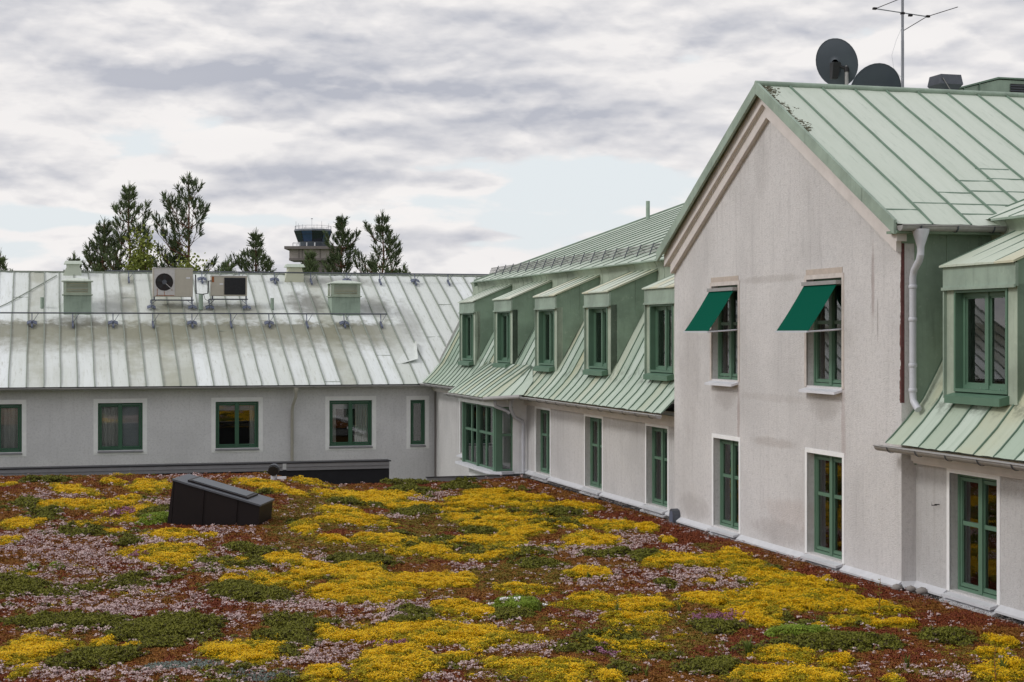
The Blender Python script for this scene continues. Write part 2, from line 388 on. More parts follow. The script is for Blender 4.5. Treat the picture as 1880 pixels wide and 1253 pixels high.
leafmat('teal_leaf', s2l('66746a'), s2l('86908a'))
leafmat('stalk', s2l('7a4a3c'), s2l('99604a'))
leafmat('grass_leaf', s2l('4c5c22'), s2l('78803a'))
# ------------------------------------------------------------------ builders for walls, windows, roofs
def PT(plane, a, d, z):           # a along the wall, d = position across it
    return (d, a, z) if plane == 'v' else (a, d, z)
def pbox(mb, plane, a0, a1, d0, d1, z0, z1, mi=0):
    return mb.box(d0, d1, a0, a1, z0, z1, mi) if plane == 'v' else mb.box(a0, a1, d0, d1, z0, z1, mi)
def wall(parent, name, m, plane, pos, a0, a1, z0, z1, openings=(), depth=.16, top=None):
    mb = MB()
    As = sorted({a0, a1, *[o[0] for o in openings], *[o[1] for o in openings]})
    Zs = sorted({z0, z1, *[o[2] for o in openings], *[o[3] for o in openings]})
    for i in range(len(As)-1):
        for j in range(len(Zs)-1):
            ca, cz = (As[i]+As[i+1])/2, (Zs[j]+Zs[j+1])/2
            if any(o[0] < ca < o[1] and o[2] < cz < o[3] for o in openings): continue
            q = [PT(plane, As[i], pos, Zs[j]), PT(plane, As[i+1], pos, Zs[j]), PT(plane, As[i+1], pos, Zs[j+1]), PT(plane, As[i], pos, Zs[j+1])]
            mb.add(q, [(0, 1, 2, 3)])
    for (b0, b1, c0, c1) in openings:
        for (p, q) in (((b0, c0), (b1, c0)), ((b1, c0), (b1, c1)), ((b1, c1), (b0, c1)), ((b0, c1), (b0, c0))):
            mb.quad(PT(plane, p[0], pos, p[1]), PT(plane, q[0], pos, q[1]), PT(plane, q[0], pos+depth, q[1]), PT(plane, p[0], pos+depth, p[1]))
    if top: mb.add([PT(plane, a, pos, z) for a, z in top], [tuple(range(len(top)))])
    return mb.build(name, m, parent)
def ring(mb, plane, a0, a1, z0, z1, w, d0, d1, mi=0, wb=None):
    wb = w if wb is None else wb
    pbox(mb, plane, a0, a0+w, d0, d1, z0, z1, mi); pbox(mb, plane, a1-w, a1, d0, d1, z0, z1, mi)
    pbox(mb, plane, a0+w, a1-w, d0, d1, z1-w, z1, mi)
    if wb: pbox(mb, plane, a0+w, a1-w, d0, d1, z0, z0+wb, mi)
def curtain_mesh(plane, a0, a1, d, z0, z1, n=26, amp=.03, ph=0):
    mb = MB(); vs = []; fs = []
    for i in range(n+1):
        a = a0+(a1-a0)*i/n; dd = d+amp*math.sin(i*1.35+ph)+amp*.4*math.sin(i*2.9)
        vs += [PT(plane, a, dd, z0), PT(plane, a, dd, z1)]
    for i in range(n): fs.append((2*i, 2*i+2, 2*i+3, 2*i+1))
    return mb.add(vs, fs, 0, True)
def window(parent, plane, pos, a0, a1, z0, z1, cols=2, rows=2, rec=.11, fm='green_paint', fw=.05, mull=.10, split=.56,
           surround=None, sill=True, curtains=(), room=True, blind=None, glassm='glass', room_m='room_dark', sill_out=.13, sill_m='sheet_white', sill_drop=.09, label=None):
    """pos = face of the wall; opening a0..a1, z0..z1. Frame mesh is the part, the rest are its sub-parts."""
    F = MB(); d = pos+rec
    ring(F, plane, a0, a1, z0, z1, fw, d, d+.10)
    inner0, inner1 = a0+fw, a1-fw
    cw = (inner1-inner0)/cols
    panes = []
    for c in range(cols):
        b0, b1 = inner0+c*cw, inner0+(c+1)*cw
        g0 = b0+(.012 if c == 0 else .012); g1 = b1-.012
        ring(F, plane, g0, g1, z0+fw+.012, z1-fw-.012, .042, d+.008, d+.07)
        ring(F, plane, g0+.042, g1-.042, z0+fw+.054, z1-fw-.054, .014, d+.022, d+.06)
        zc_ = z0+fw+(z1-z0-2*fw)*split
        if rows == 2: pbox(F, plane, g0+.056, g1-.056, d+.012, d+.06, zc_-.03, zc_+.03)
        lo, hi = z0+fw+.068, z1-fw-.068
        sp = [(lo, zc_-.03), (zc_+.03, hi)] if rows == 2 else [(lo, hi)]
        for s in sp: panes.append((g0+.056, g1-.056, *s))
        if c: pbox(F, plane, b0-mull/2, b0+mull/2, d-.014, d+.05, z0+fw*.4, z1-fw*.4)
    f = F.build('window', MAT[fm], parent)
    if label: f['label'] = label
    for (p0, p1, q0, q1) in panes:
        b = MB(); pbox(b, plane, p0, p1, d+.035, d+.045, q0, q1); b.build('pane', MAT[glassm], f)
    if surround:
        w, m = surround; b = MB()
        pbox(b, plane, a0-w, a0, pos-.012, pos+.02, z0-(w if w > .1 else .02), z1+w); pbox(b, plane, a1, a1+w, pos-.012, pos+.02, z0-(w if w > .1 else .02), z1+w)
        pbox(b, plane, a0, a1, pos-.012, pos+.02, z1, z1+w)
        if w > .1: pbox(b, plane, a0, a1, pos-.012, pos+.02, z0-w, z0-.03)
        b.build('window_surround', MAT[m], f)
    if sill:
        b = MB(); e = .015
        q = [(a0+.0, d, z0-.012), (a1, d, z0-.012), (a1+e, pos-sill_out, z0-sill_drop), (a0-e, pos-sill_out, z0-sill_drop)]
        top = [PT(plane, a, dd, z+.012) for a, dd, z in q]; bot = [PT(plane, a, dd, z-.03) for a, dd, z in q]
        b.hexa(bot+top); b.build('window_sill', MAT[sill_m], f)
    for (c0, c1, ph) in curtains:
        curtain_mesh(plane, a0+(a1-a0)*c0, a0+(a1-a0)*c1, d+.145, z0+.03, z1-.03, ph=ph).build('curtain', MAT['curtain'], f)
    if blind is not None:
        c0, c1, zb = blind; b = MB(); pbox(b, plane, a0+(a1-a0)*c0, a0+(a1-a0)*c1, d+.16, d+.165, z0+zb, z1-.05); b.build('blind', MAT['blind'], f)
    if room:
        b = MB(); e = .5; A0, A1, Z0, Z1 = a0-e, a1+e, z0-.35, z1+.25; dd0, dd1 = d+.101, d+2.6
        c = lambda a, dd, z: PT(plane, a, dd, z)
        b.quad(c(A0, dd1, Z0), c(A1, dd1, Z0), c(A1, dd1, Z1), c(A0, dd1, Z1))
        b.quad(c(A0, dd0, Z0), c(A0, dd1, Z0), c(A0, dd1, Z1), c(A0, dd0, Z1)); b.quad(c(A1, dd0, Z0), c(A1, dd1, Z0), c(A1, dd1, Z1), c(A1, dd0, Z1))
        b.quad(c(A0, dd0, Z0), c(A1, dd0, Z0), c(A1, dd1, Z0), c(A0, dd1, Z0)); b.quad(c(A0, dd0, Z1), c(A1, dd0, Z1), c(A1, dd1, Z1), c(A0, dd1, Z1))
        for (g0, g1, h0, h1) in ((A0, a0, Z0, Z1), (a1, A1, Z0, Z1), (a0, a1, Z0, z0), (a0, a1, z1, Z1)):
            b.quad(c(g0, dd0, h0), c(g1, dd0, h0), c(g1, dd0, h1), c(g0, dd0, h1))
        b.build('room_interior', MAT[room_m], f)
    return f
def resample(prof, step):
    out = []
    for (p, z), (q, w) in zip(prof, prof[1:]):
        n = max(1, round(math.hypot(q-p, w-z)/step))
        out += [(p+(q-p)*i/n, z+(w-z)*i/n) for i in range(n)]
    return out+[prof[-1]]
def strips(parent, axis, a_from, a_to, w, prof, m, seam_m, name='roof_panel', seam_h=.045, seam_w=.026, amp=.006, step=.45, jitter=.03, breaks=0, label=None, limits=None):
    """standing seam sheets: each sheet with its upstand is one object. axis 'u': runs along u, profile over v; axis 'v': other way round."""
    P = (lambda a, p, z: (p, a, z)) if axis == 'u' else (lambda a, p, z: (a, p, z))
    edges = [a_from]; sgn = 1 if a_to > a_from else -1
    while (a_to-edges[-1])*sgn > w*1.35: edges.append(edges[-1]+sgn*w*(1+random.uniform(-jitter, jitter)))
    edges.append(a_to)
    L = resample(prof, step); out = []
    nrm = []
    for i in range(len(L)):
        p0, p1 = L[max(i-1, 0)], L[min(i+1, len(L)-1)]
        n = Vector((-(p1[1]-p0[1]), p1[0]-p0[0]))
        if n.y < 0: n = -n
        nrm.append(n.normalized())
    for k in range(len(edges)-1):
        e0, e1 = edges[k], edges[k+1]; mb = MB(); cols = 4
        lift = random.uniform(0, .004); ph = random.uniform(0, 9)
        vs = []; fs = []
        for i, (p, z) in enumerate(L):
            for c in range(cols+1):
                d = lift
                if 0 < c < cols: d += amp*math.sin(i*.9+ph)*math.sin(c*1.5+ph*2)+random.uniform(-amp, amp)*.4
                vs.append(P(e0+(e1-e0)*c/cols, p+nrm[i].x*d, z+nrm[i].y*d))
        for i in range(len(L)-1):
            for c in range(cols): fs.append((i*(cols+1)+c, i*(cols+1)+c+1, (i+1)*(cols+1)+c+1, (i+1)*(cols+1)+c))
        mb.add(vs, fs, 0, True)
        # upstand
        wq = random.uniform(0, 9); wv = [.006*math.sin(i*.8+wq)+random.uniform(-.004, .004) for i in range(len(L))]; vs = []; fs = []
        for i, (p, z) in enumerate(L):
            for (da, h) in ((-seam_w/2, 0), (-seam_w/2, seam_h), (seam_w/2, seam_h), (seam_w/2, 0)):
                h2 = h*(.55 if i == 0 else 1)
                vs.append(P(e0+sgn*(da+seam_w/2)+wv[i], p+nrm[i].x*h2, z+nrm[i].y*h2))
        for i in range(len(L)-1):
            for c in range(3): fs.append((i*4+c, i*4+c+1, (i+1)*4+c+1, (i+1)*4+c))
        fs.append((0, 1, 2, 3)); mb.add(vs, fs, 1)
        # cross welts
        for _ in range(breaks):
            if random.random() < .22:
                i = random.randrange(1, max(2, len(L)-2)); p, z = L[i]; n = nrm[i]; t = Vector((L[i+1][0]-p, L[i+1][1]-z)).normalized()*.025
                mb.hexa([P(e0, p, z), P(e1, p, z), P(e1, p+t.x, z+t.y), P(e0, p+t.x, z+t.y)]+[P(e0, p+n.x*.012, z+n.y*.012), P(e1, p+n.x*.012, z+n.y*.012), P(e1, p+t.x+n.x*.012, z+t.y+n.y*.012), P(e0, p+t.x+n.x*.012, z+t.y+n.y*.012)], 1)
        o = mb.build(name, [MAT[m], MAT[seam_m]], parent); out.append(o)
    return out, edges
def gutter(parent, axis, a0, a1, p, z, r=.075, m='galv', brackets=.75, out=-1, sag=0, bm='galv_dark'):
    P = (lambda a, q, w: (q, a, w)) if axis == 'u' else (lambda a, q, w: (a, q, w))
    n = max(2, int(abs(a1-a0)/1.0)); K = 7; vs = []; fs = []
    for ring_r, off in ((r, 0), (r-.008, K+1)):
        pass
    def sect(rr): return [(rr*math.cos(math.pi+math.pi*k/K), rr*math.sin(math.pi+math.pi*k/K)) for k in range(K+1)]
    s1, s2 = sect(r), sect(r-.008)[::-1]; S = s1+s2; M = len(S)
    for i in range(n+1):
        a = a0+(a1-a0)*i/n; dz = -sag*i/n+random.uniform(-.004, .004)
        vs += [P(a, p+x, z+y+dz) for x, y in S]
    for i in range(n):
        for k in range(M): fs.append((i*M+k, i*M+(k+1) % M, (i+1)*M+(k+1) % M, (i+1)*M+k))
    mb = MB(); mb.add(vs, fs, 0, True)
    for a in (a0, a1): mb.add([P(a, p+x, z+y) for x, y in s1], [tuple(range(K+1))])
    mb.tube([P(a0, p+out*r, z), P(a1, p+out*r, z-sag)], .012, 6)
    g = mb.build('gutter', MAT[m], parent)
    if brackets:
        k = int(abs(a1-a0)/brackets); me = None
        for i in range(k):
            a = a0+(a1-a0)*(i+.5)/k; b = MB()
            pts = [P(0, x*1.06, y*1.06) for x, y in sect(r)]; pts = pts if out < 0 else pts
            for q0, q1 in zip(pts, pts[1:]):
                b.hexa([Vector(q0)+Vector(P(-.012, 0, 0)), Vector(q0)+Vector(P(.012, 0, 0)), Vector(q1)+Vector(P(.012, 0, 0)), Vector(q1)+Vector(P(-.012, 0, 0))]
                       + [Vector(q)*1.09+Vector(P(s_, 0, 0)) for q, s_ in ((q0, -.012), (q0, .012), (q1, .012), (q1, -.012))])
            if me is None:
                o = b.build('gutter_bracket', MAT[bm], g, base=(0, 0, 0)); me = o.data
            else:
                o = bpy.data.objects.new('gutter_bracket', me); COL.objects.link(o); o.parent = g
            bb = BASE[g.name]; q = P(a, p, z-sag*(i+.5)/k); o.location = (q[0]-bb[0], q[1]-bb[1], q[2]-bb[2])
    return g
def flashing(parent, plane, a0, a1, pos, z0=0, h=.12, out=.10, m='flash_white', under=True):
    b = MB(); s = -1
    poly = [(pos+.004, z0+h), (pos-out, z0+h*.38), (pos-out, z0+h*.12), (pos-out+.015, z0+h*.12), (pos+.004, z0+h*.6)]
    P = lambda a, d, z: PT(plane, a, d, z)
    b.prism([P(a0, d, z) for d, z in poly], (0, a1-a0, 0) if plane == 'v' else (a1-a0, 0, 0)); b.build('base_flashing', MAT[m], parent)
    if under:
        b = MB(); pbox(b, plane, a0, a1, pos-out*.6, pos, z0-.25, z0+h*.3); b.build('base_upstand', MAT['black_felt'], parent)

EAVE = 2.24
# ================================================================== GABLED BLOCK
gb = thing('gabled_building', 'tall grey stucco building with pointed gable, pale green metal roof and two awning windows', 'building', (0, 0, 0))
MG = .562; ZA = 8.40; UC = 4.72
def zr(u): return ZA-MG*abs(u-UC)
ops = [(6.17, 7.45, 3.02, 4.84), (1.95, 3.25, 3.02, 4.84), (6.12, 7.35, .15, 1.87), (1.93, 3.23, .15, 1.87)]
wall(gb, 'wall', MAT['stucco_gable'], 'v', 0, 0, 9.45, -4.5, 5.5, ops, .2, top=[(0, 5.5), (9.45, 5.5), (9.45, zr(9.45)-.05), (UC, ZA-.05), (0, zr(0)-.05)])
b = MB(); b.quad((0, 0, -4.5), (.3, 0, -4.5), (.3, 0, 5.6), (0, 0, 5.6)); b.build('return_wall', MAT['stucco_gable'], gb)
b = MB(); b.quad((0, 9.45, -4.5), (3, 9.45, -4.5), (3, 9.45, 5.6), (0, 9.45, 5.6)); b.build('return_wall', MAT['stucco_gable'], gb)
window(gb, 'v', 0, *ops[1], rec=.13, split=.60, surround=(.075, 'trim_weathered'), curtains=[(.80, 1.0, 1)], sill_out=.15, sill_drop=.085)
window(gb, 'v', 0, *ops[0], rec=.13, split=.60, surround=(.075, 'trim_weathered'), curtains=[(.80, 1.0, 2)], sill_out=.15, sill_drop=.085)
window(gb, 'v', 0, *ops[2], rec=.13, split=.58, surround=(.075, 'white_trim'), curtains=[(.72, .9, 4)], sill_out=.13, sill_m='flash_white', sill_drop=.07)
window(gb, 'v', 0, *ops[3], rec=.13, split=.60, surround=(.075, 'white_trim'), curtains=[(.86, .98, 4)], sill_out=.13, sill_m='flash_white', sill_drop=.07)
for o in (ops[0], ops[1]):
    b = MB(); b.box(-.010, .02, o[0]-.02, o[1]+.02, o[3]+.076, o[3]+.17); b.build('lintel', MAT['lintel_bare'], gb)
flashing(gb, 'v', 0, 1.93-.08, 0); flashing(gb, 'v', 3.31, 6.04, 0); flashing(gb, 'v', 7.43, 9.45, 0)
flashing(gb, 'v', 1.86, 3.30, 0, z0=-.06, h=.1, out=.135); flashing(gb, 'v', 6.05, 7.42, 0, z0=-.06, h=.1, out=.135)
flashing(gb, 'u', 0, .25, 0)
# peeled render at the corner, beside the downpipe
rb = MB(); pts = []
for i in range(105):
    z = 2.85+i*.025; w = .042+.012*math.sin(i*.19)+.008*math.sin(i*.73)+random.uniform(-.011, .011); w *= max(.15, 1-(i/105)**2.2)
    pts.append((max(.004, w), z))
for (w0, z0), (w1, z1) in zip(pts, pts[1:]): rb.quad((-.004, 0, z0), (-.004, w0, z0), (-.004, w1, z1), (-.004, 0, z1)); rb.quad((-.004, -.004, z0), (.05, -.004, z0), (.05, -.004, z1), (-.004, -.004, z1))
rb.build('bare_render_patch', MAT['red_scar'], gb)
# raking cornice: two stepped bands
def rake(name, m, off0, off1, d0, d1, u0=-.16, u1=9.61):
    for sg in (1, -1):
        b = MB(); ue = u0 if sg == 1 else u1
        poly = [(ue, zr(ue)-off0), (UC, ZA-off0), (UC, ZA-off1), (ue, zr(ue)-off1)]
        b.prism([(d0, u, z) for u, z in poly], (d1-d0, 0, 0)); b.build(name, MAT[m], gb)
rake('raking_cornice', 'cornice', .10, .34, -.17, 0); rake('raking_cornice', 'cornice', .34, .58, -.09, 0, -.0, 9.45)
rake('raking_cornice', 'white_trim', .335, .365, -.105, 0, 0, 9.45)
# verge sheet in short lengths
for sg in (1, -1):
    ue = -.31 if sg == 1 else 9.75; n = 5
    for i in range(n):
        ua = ue+(UC-ue)*i/n+.004*sg; ub = ue+(UC-ue)*(i+1)/n-.004*sg; e = random.uniform(-.006, .006)
        b = MB(); poly = [(ua, zr(ua)+.06), (ub, zr(ub)+.06), (ub, zr(ub)-.16), (ua, zr(ua)-.16)]
        b.prism([(-.30+e, u, z) for u, z in poly], (.05, 0, 0)); b.build('verge_sheet', MAT['copper_fascia'], gb)
strips(gb, 'v', -.27, 13.5, .635, [(-.31, zr(-.31)), (UC, ZA)], 'copper_gable', 'seam_green', seam_h=.034, seam_w=.024, amp=.005)
strips(gb, 'v', -.27, 13.5, .635, [(9.75, zr(9.75)), (UC, ZA)], 'copper_gable', 'seam_green', seam_h=.055, seam_w=.035, amp=.005)
for (v0, v1, u) in [(-.2, .36, .12), (.36, 1.0, .35), (1.0, 1.63, .72), (1.63, 2.27, 1.15), (2.27, 2.9, 1.6), (1.0, 1.9, .02), (1.0, 2.2, .34), (1.63, 2.9, .80), (2.27, 3.5, 1.25)]:
    b = MB(); z = zr(u); dz = .02*MG; e = .012
    b.hexa([(v0, u, z), (v1, u, z), (v1, u+.02, z+dz), (v0, u+.02, z+dz), (v0, u, z+e), (v1, u, z+e), (v1, u+.02, z+dz+e), (v0, u+.02, z+dz+e)]); b.build('cross_welt', MAT['seam_green'], gb)
b = MB(); b.tube([(-.3, UC, ZA+.03), (13.5, UC, ZA+.03)], .05, 8); b.build('ridge_cap', MAT['copper_fascia'], gb)
b = MB()   # dirt and moss caught behind the verge at the top
for i in range(420):
    t = random.random()**1.4*1.9; w = .08+.16*random.random(); u = UC-.05-t; v = -.22+abs(random.gauss(0, .07+.05*math.sin(t*9))); s = random.uniform(.006, .018); z = zr(u)
    b.box(v-s, v+s, u-s, u+s, z, z+s*.8)
mo = b.build('moss_patch', MAT['moss'], gb); mo['kind'] = 'stuff'
b = MB(); b.box(-.26, 2.3, -.33, -.005, zr(-.31)-.14, zr(-.31)-.10); b.box(-.0, 2.3, -.03, -.005, zr(0)-.45, zr(-.31)-.10); b.build('soffit', MAT['copper_clad'], gb)
# green clad flank above the neighbouring eave
strips_w = [(.22, .78), (.78, 1.35), (1.35, 1.95), (1.95, 2.5)]
for (v0, v1) in strips_w:
    b = MB(); b.box(v0, v1-.006, -.02+random.uniform(-.003, .003), .0, 1.9, 5.45); b.box(v1-.02, v1, -.045, -.02, 1.9, 5.45); b.build('wall_cladding', MAT['copper_clad'], gb)
gutter(gb, 'v', -.25, 2.25, -.40, zr(-.31)-.03, .085, 'galv', .62, out=-1)
# downpipe with funnel
b = MB(); b.lathe([(.13, 0), (.125, -.05), (.055, -.27), (.052, -.4)], 16, (.10, -.40, zr(-.31)-.08))
b.tube([(.10, -.40, 5.12), (.10, -.36, 5.02), (.12, -.17, 4.88), (.12, -.13, 4.78), (.12, -.13, 2.98), (.12, -.15, 2.88), (.12, -.30, 2.76)], .055, 14)
for z in (4.6, 4.1, 3.4, 3.02): b.lathe([(.06, 0), (.066, .01), (.066, .05), (.06, .06)], 16, (.12, -.13, z))
b.build('downpipe', MAT['pipe_white'], gb, label) if False else b.build('downpipe', MAT['pipe_white'], gb)

def awning(u0, u1, zt, label):
    a = thing('awning', label, 'awning', (-.02, (u0+u1)/2, zt), 'green window awnings')
    n = 14; vs = []; fs = []
    z1 = 3.965; v1 = -.585
    for i in range(n+1):
        t = i/n; v = -.07+(v1+.07)*t; z = zt+(z1-zt)*t-.02*math.sin(math.pi*t)
        for u in (u0+.02, u1-.02): vs.append((v, u, z))
    for i in range(n): fs.append((2*i, 2*i+1, 2*i+3, 2*i+2))
    th = [(x-.004, y, z-.004) for x, y, z in vs]
    m = MB(); m.add(vs, fs, 0, True); m.add(th, fs, 0, True); m.build('fabric', MAT['awning_fabric'], a)
    m = MB(); m.box(-.11, .03, u0-.01, u1+.01, zt-.01, zt+.055); m.build('cassette', MAT['galv'], a)
    m = MB(); m.box(v1-.03, v1+.0, u0+.01, u1-.01, z1-.035, z1-.005); m.build('front_bar', MAT['pipe_white'], a)
    for u in (u0+.03, u1-.03):
        m = MB(); m.tube([(v1, u, z1-.02), (.06, u, z1+.02)], .016, 8); m.build('arm', MAT['pipe_white'], a)
awning(1.97, 3.23, 4.74, 'dark green fabric awning over the upper gable window nearer the white downpipe')
awning(6.19, 7.43, 4.74, 'dark green fabric awning over the upper gable window nearer the green dormers')

# ================================================================== MANSARD WING
mw = thing('mansard_building', 'long grey stucco wing with steep green roof and row of five dormers beyond the gable', 'building', (.25, 9.45, 0))
ops = [(19.06, 20.37, .13, 1.86), (14.80, 16.10, .13, 1.86), (10.47, 11.77, .13, 1.86)]
bay_op = (25.6, 28.9, .05, 1.87)
wall(mw, 'wall', MAT['stucco_wing'], 'v', .25, 9.45, 32.6, -4.5, EAVE, ops+[bay_op], .2)
for i, o in enumerate(ops): window(mw, 'v', .25, *o, rec=.13, split=.60, surround=(.07, 'white_trim'), curtains=[(.55, .95, i)], sill_m='flash_white', sill_drop=.07)
window(mw, 'v', .25, *bay_op, cols=2, rec=.16, split=.6, surround=(.07, 'white_trim'))
edges_ = [(9.45, 10.40), (11.84, 14.73), (16.17, 18.99), (20.44, 21.3)]
for e in edges_: flashing(mw, 'v', *e, .25)
for o in ops: flashing(mw, 'v', o[0]-.07, o[1]+.07, .25, z0=-.06, h=.1, out=.135)
def frieze(par, u0, u1):
    b = MB(); b.box(.13, .25, u0, u1, 1.97, 2.16); b.box(.17, .25, u0, u1, 1.93, 1.97); b.build('frieze', MAT['cornice'], par)
frieze(mw, 9.45, 21.15); frieze(mw, 25.6, 32.5)
PROF = [(-.27, 2.24), (-.16, 2.33), (.10, 2.59), (.36, 2.90), (.60, 3.32), (1.44, 4.88)]
COVE = [(1.44, 4.88), (1.53, 5.12), (1.55, 5.36), (1.52, 5.56), (1.45, 5.67)]
UPP = [(1.38, 5.68), (9.6, 5.68+.363*8.22)]
def mansard(par, a, b_):
    strips(par, 'u', a, b_, .50, PROF, 'copper_mansard', 'seam_green', seam_h=.028, seam_w=.018, amp=.011)
    strips(par, 'u', a, b_, .50, COVE, 'copper_clad_pale', 'seam_green', name='cove_panel', seam_h=.02, seam_w=.018, amp=.002)
mansard(mw, 9.5, 32.35)
strips(mw, 'u', 4.72, 31.55, .95, UPP, 'copper_upper', 'seam_shaded', seam_h=.028, seam_w=.03, amp=.002, step=1.2)
b = MB(); b.box(1.33, 1.47, 9.5, 31.6, 5.64, 5.675); b.build('eave_edge', MAT['copper_fascia'], mw)
b = MB(); b.prism([(1.4, 31.56, 5.74), (9.6, 31.56, 5.74+.363*8.22), (9.6, 31.56, 5.5+.363*8.22), (1.4, 31.56, 5.5)], (0, .06, 0)); b.build('verge_sheet', MAT['copper_fascia'], mw)
b = MB(); b.prism([(9.6, 31.5, 5.7+.363*8.22), (18, 31.5, 5.68), (18, 31.5, 5.2), (9.6, 31.5, 5.2)], (0, -40, 0)); b.build('rear_roof', MAT['copper_fascia'], mw)
b = MB(); b.prism([(.3, 32.3, -4.5), (18, 32.3, -4.5), (18, 32.3, 5.2), (1.5, 32.3, 5.2), (.35, 32.3, 3.0)], (0, .05, 0)); b.build('end_wall', MAT['stucco_wing'], mw)
gutter(mw, 'u', 9.5, 21.0, -.33, 2.20, .075, 'galv', .8, sag=0); gutter(mw, 'u', 25.8, 32.5, -.33, 2.20, .075, 'galv', .8)

def dormer(par, uc, room=True, curtains=((.0, .3, 0),)):
    h = .925; fv = .35
    D = MB()                                     # front jambs and apron are the dormer's own mesh
    o0, o1, z0, z1 = uc-.70, uc+.70, 3.06, 4.56
    for (a, c) in ((uc-h, o0), (o1, uc+h)): D.box(fv, fv+.16, a, c, 2.92, 4.60)
    D.box(fv, fv+.14, o0, o1, 2.92, 3.02)
    d = D.build('dormer', MAT['copper_clad_pale'], par)
    for s in (-1, 1):
        y = uc+s*h
        b = MB(); poly = [(fv+.002, 2.94), (fv+.002, 4.93), (1.58, 5.44), (1.58, 5.1)]
        b.prism([(x, y, z) for x, z in poly], (0, -.03*s, 0))
        b.box(.98, 1.0, y+s*.0, y+s*.02, 4.35, 5.19)
        b.build('cheek', MAT['copper_clad'], d)
    b = MB(); b.box(fv-.05, fv-.002, uc-h-.03, uc+h+.03, 4.575, 4.90); b.box(fv-.075, fv-.05, uc-h-.04, uc+h+.04, 4.555, 4.60)
    b.box(fv-.05, fv+.0, uc+h, uc+h+.03, 2.95, 4.575); b.build('fascia', MAT['copper_fascia'], d)
    # lean-to roof sheets
    n = 4; w = (2*h+.12)/n; P1, P2 = (fv-.10, 4.90), (1.60, 5.46)
    for k in range(n):
        a0 = uc-h-.06+k*w; a1 = a0+w-.004; b = MB(); e = random.uniform(-.006, .006)
        b.hexa([(P1[0], a0, P1[1]), (P1[0], a1, P1[1]), (P2[0], a1, P2[1]), (P2[0], a0, P2[1]), (P1[0], a0, P1[1]+.03+e), (P1[0], a1, P1[1]+.03-e), (P2[0], a1, P2[1]+.03), (P2[0], a0, P2[1]+.03)])
        b.hexa([(P1[0]+.02, a0, P1[1]+.03), (P1[0]+.02, a0+.028, P1[1]+.03), (P2[0], a0+.028, P2[1]+.03), (P2[0], a0, P2[1]+.03), (P1[0]+.06, a0, P1[1]+.055), (P1[0]+.06, a0+.028, P1[1]+.055), (P2[0], a0+.028, P2[1]+.050), (P2[0], a0, P2[1]+.050)], 1)
        if k == n-1: b.hexa([(P1[0]+.02, a1-.03, P1[1]+.03), (P1[0]+.02, a1, P1[1]+.03), (P2[0], a1, P2[1]+.03), (P2[0], a1-.03, P2[1]+.03), (P1[0]+.06, a1-.03, P1[1]+.055), (P1[0]+.06, a1, P1[1]+.055), (P2[0], a1, P2[1]+.050), (P2[0], a1-.03, P2[1]+.050)], 1)
        b.build('dormer_roof_panel', [MAT['copper_dormer'], MAT['seam_green']], d)
    # green timber lining, window, sill
    F = MB(); ring(F, 'v', o0, o1, z0, z1, .045, fv-.02, fv+.2); d0 = fv+.11
    ring(F, 'v', o0+.045, o1-.045, z0+.045, z1-.045, .06, d0, d0+.07)
    cen = uc; F.box(d0-.015, d0+.06, cen-.045, cen+.045, z0+.05, z1-.05)
    for (g0, g1) in ((o0+.105, cen-.045), (cen+.045, o1-.105)): ring(F, 'v', g0, g1, z0+.105, z1-.105, .03, d0+.02, d0+.06)
    F.build('window_frame', MAT['green_paint'], d)
    for (g0, g1) in ((o0+.135, cen-.075), (cen+.075, o1-.135)):
        b = MB(); b.box(d0+.035, d0+.045, g0, g1, z0+.135, z1-.135); b.build('pane', MAT['glass'], d)
    b = MB(); b.hexa([(fv-.16, o0-.03, 2.89), (fv-.16, o1+.03, 2.89), (fv+.1, o1+.03, 2.93), (fv+.1, o0-.03, 2.93), (fv-.16, o0-.03, 3.00), (fv-.16, o1+.03, 3.00), (fv+.1, o1+.03, 3.065), (fv+.1, o0-.03, 3.065)])
    b.build('window_sill', MAT['green_paint'], d)
    for (c0, c1, ph) in curtains: curtain_mesh('v', o0+1.4*c0, o0+1.4*c1, d0+.2, z0+.05, z1-.05, n=16, amp=.018, ph=ph).build('curtain', MAT['curtain'], d)
    b = MB(); e = .18; c = [(fv+.21, o0-e), (fv+.21, o1+e), (2.6, o1+e), (2.6, o0-e)]
    for (p, q) in zip(c, c[1:]+c[:1]):
        if p[0] == q[0] == fv+.21: continue
        b.quad((p[0], p[1], 2.9), (q[0], q[1], 2.9), (q[0], q[1], 4.85), (p[0], p[1], 4.85))
    b.quad(*[(x, y, 2.9) for x, y in c]); b.quad(*[(x, y, 4.85) for x, y in c]); b.build('room_interior', MAT['room_dark'], d)
    # weathering flashing between roof and apron
    return d
for i, uc in enumerate((11.1, 15.4, 19.7, 24.0, 28.3)): dormer(mw, uc, curtains=((.62, .95, i), (.1, .25, i+3)) if i % 2 else ((.7, .98, i),))
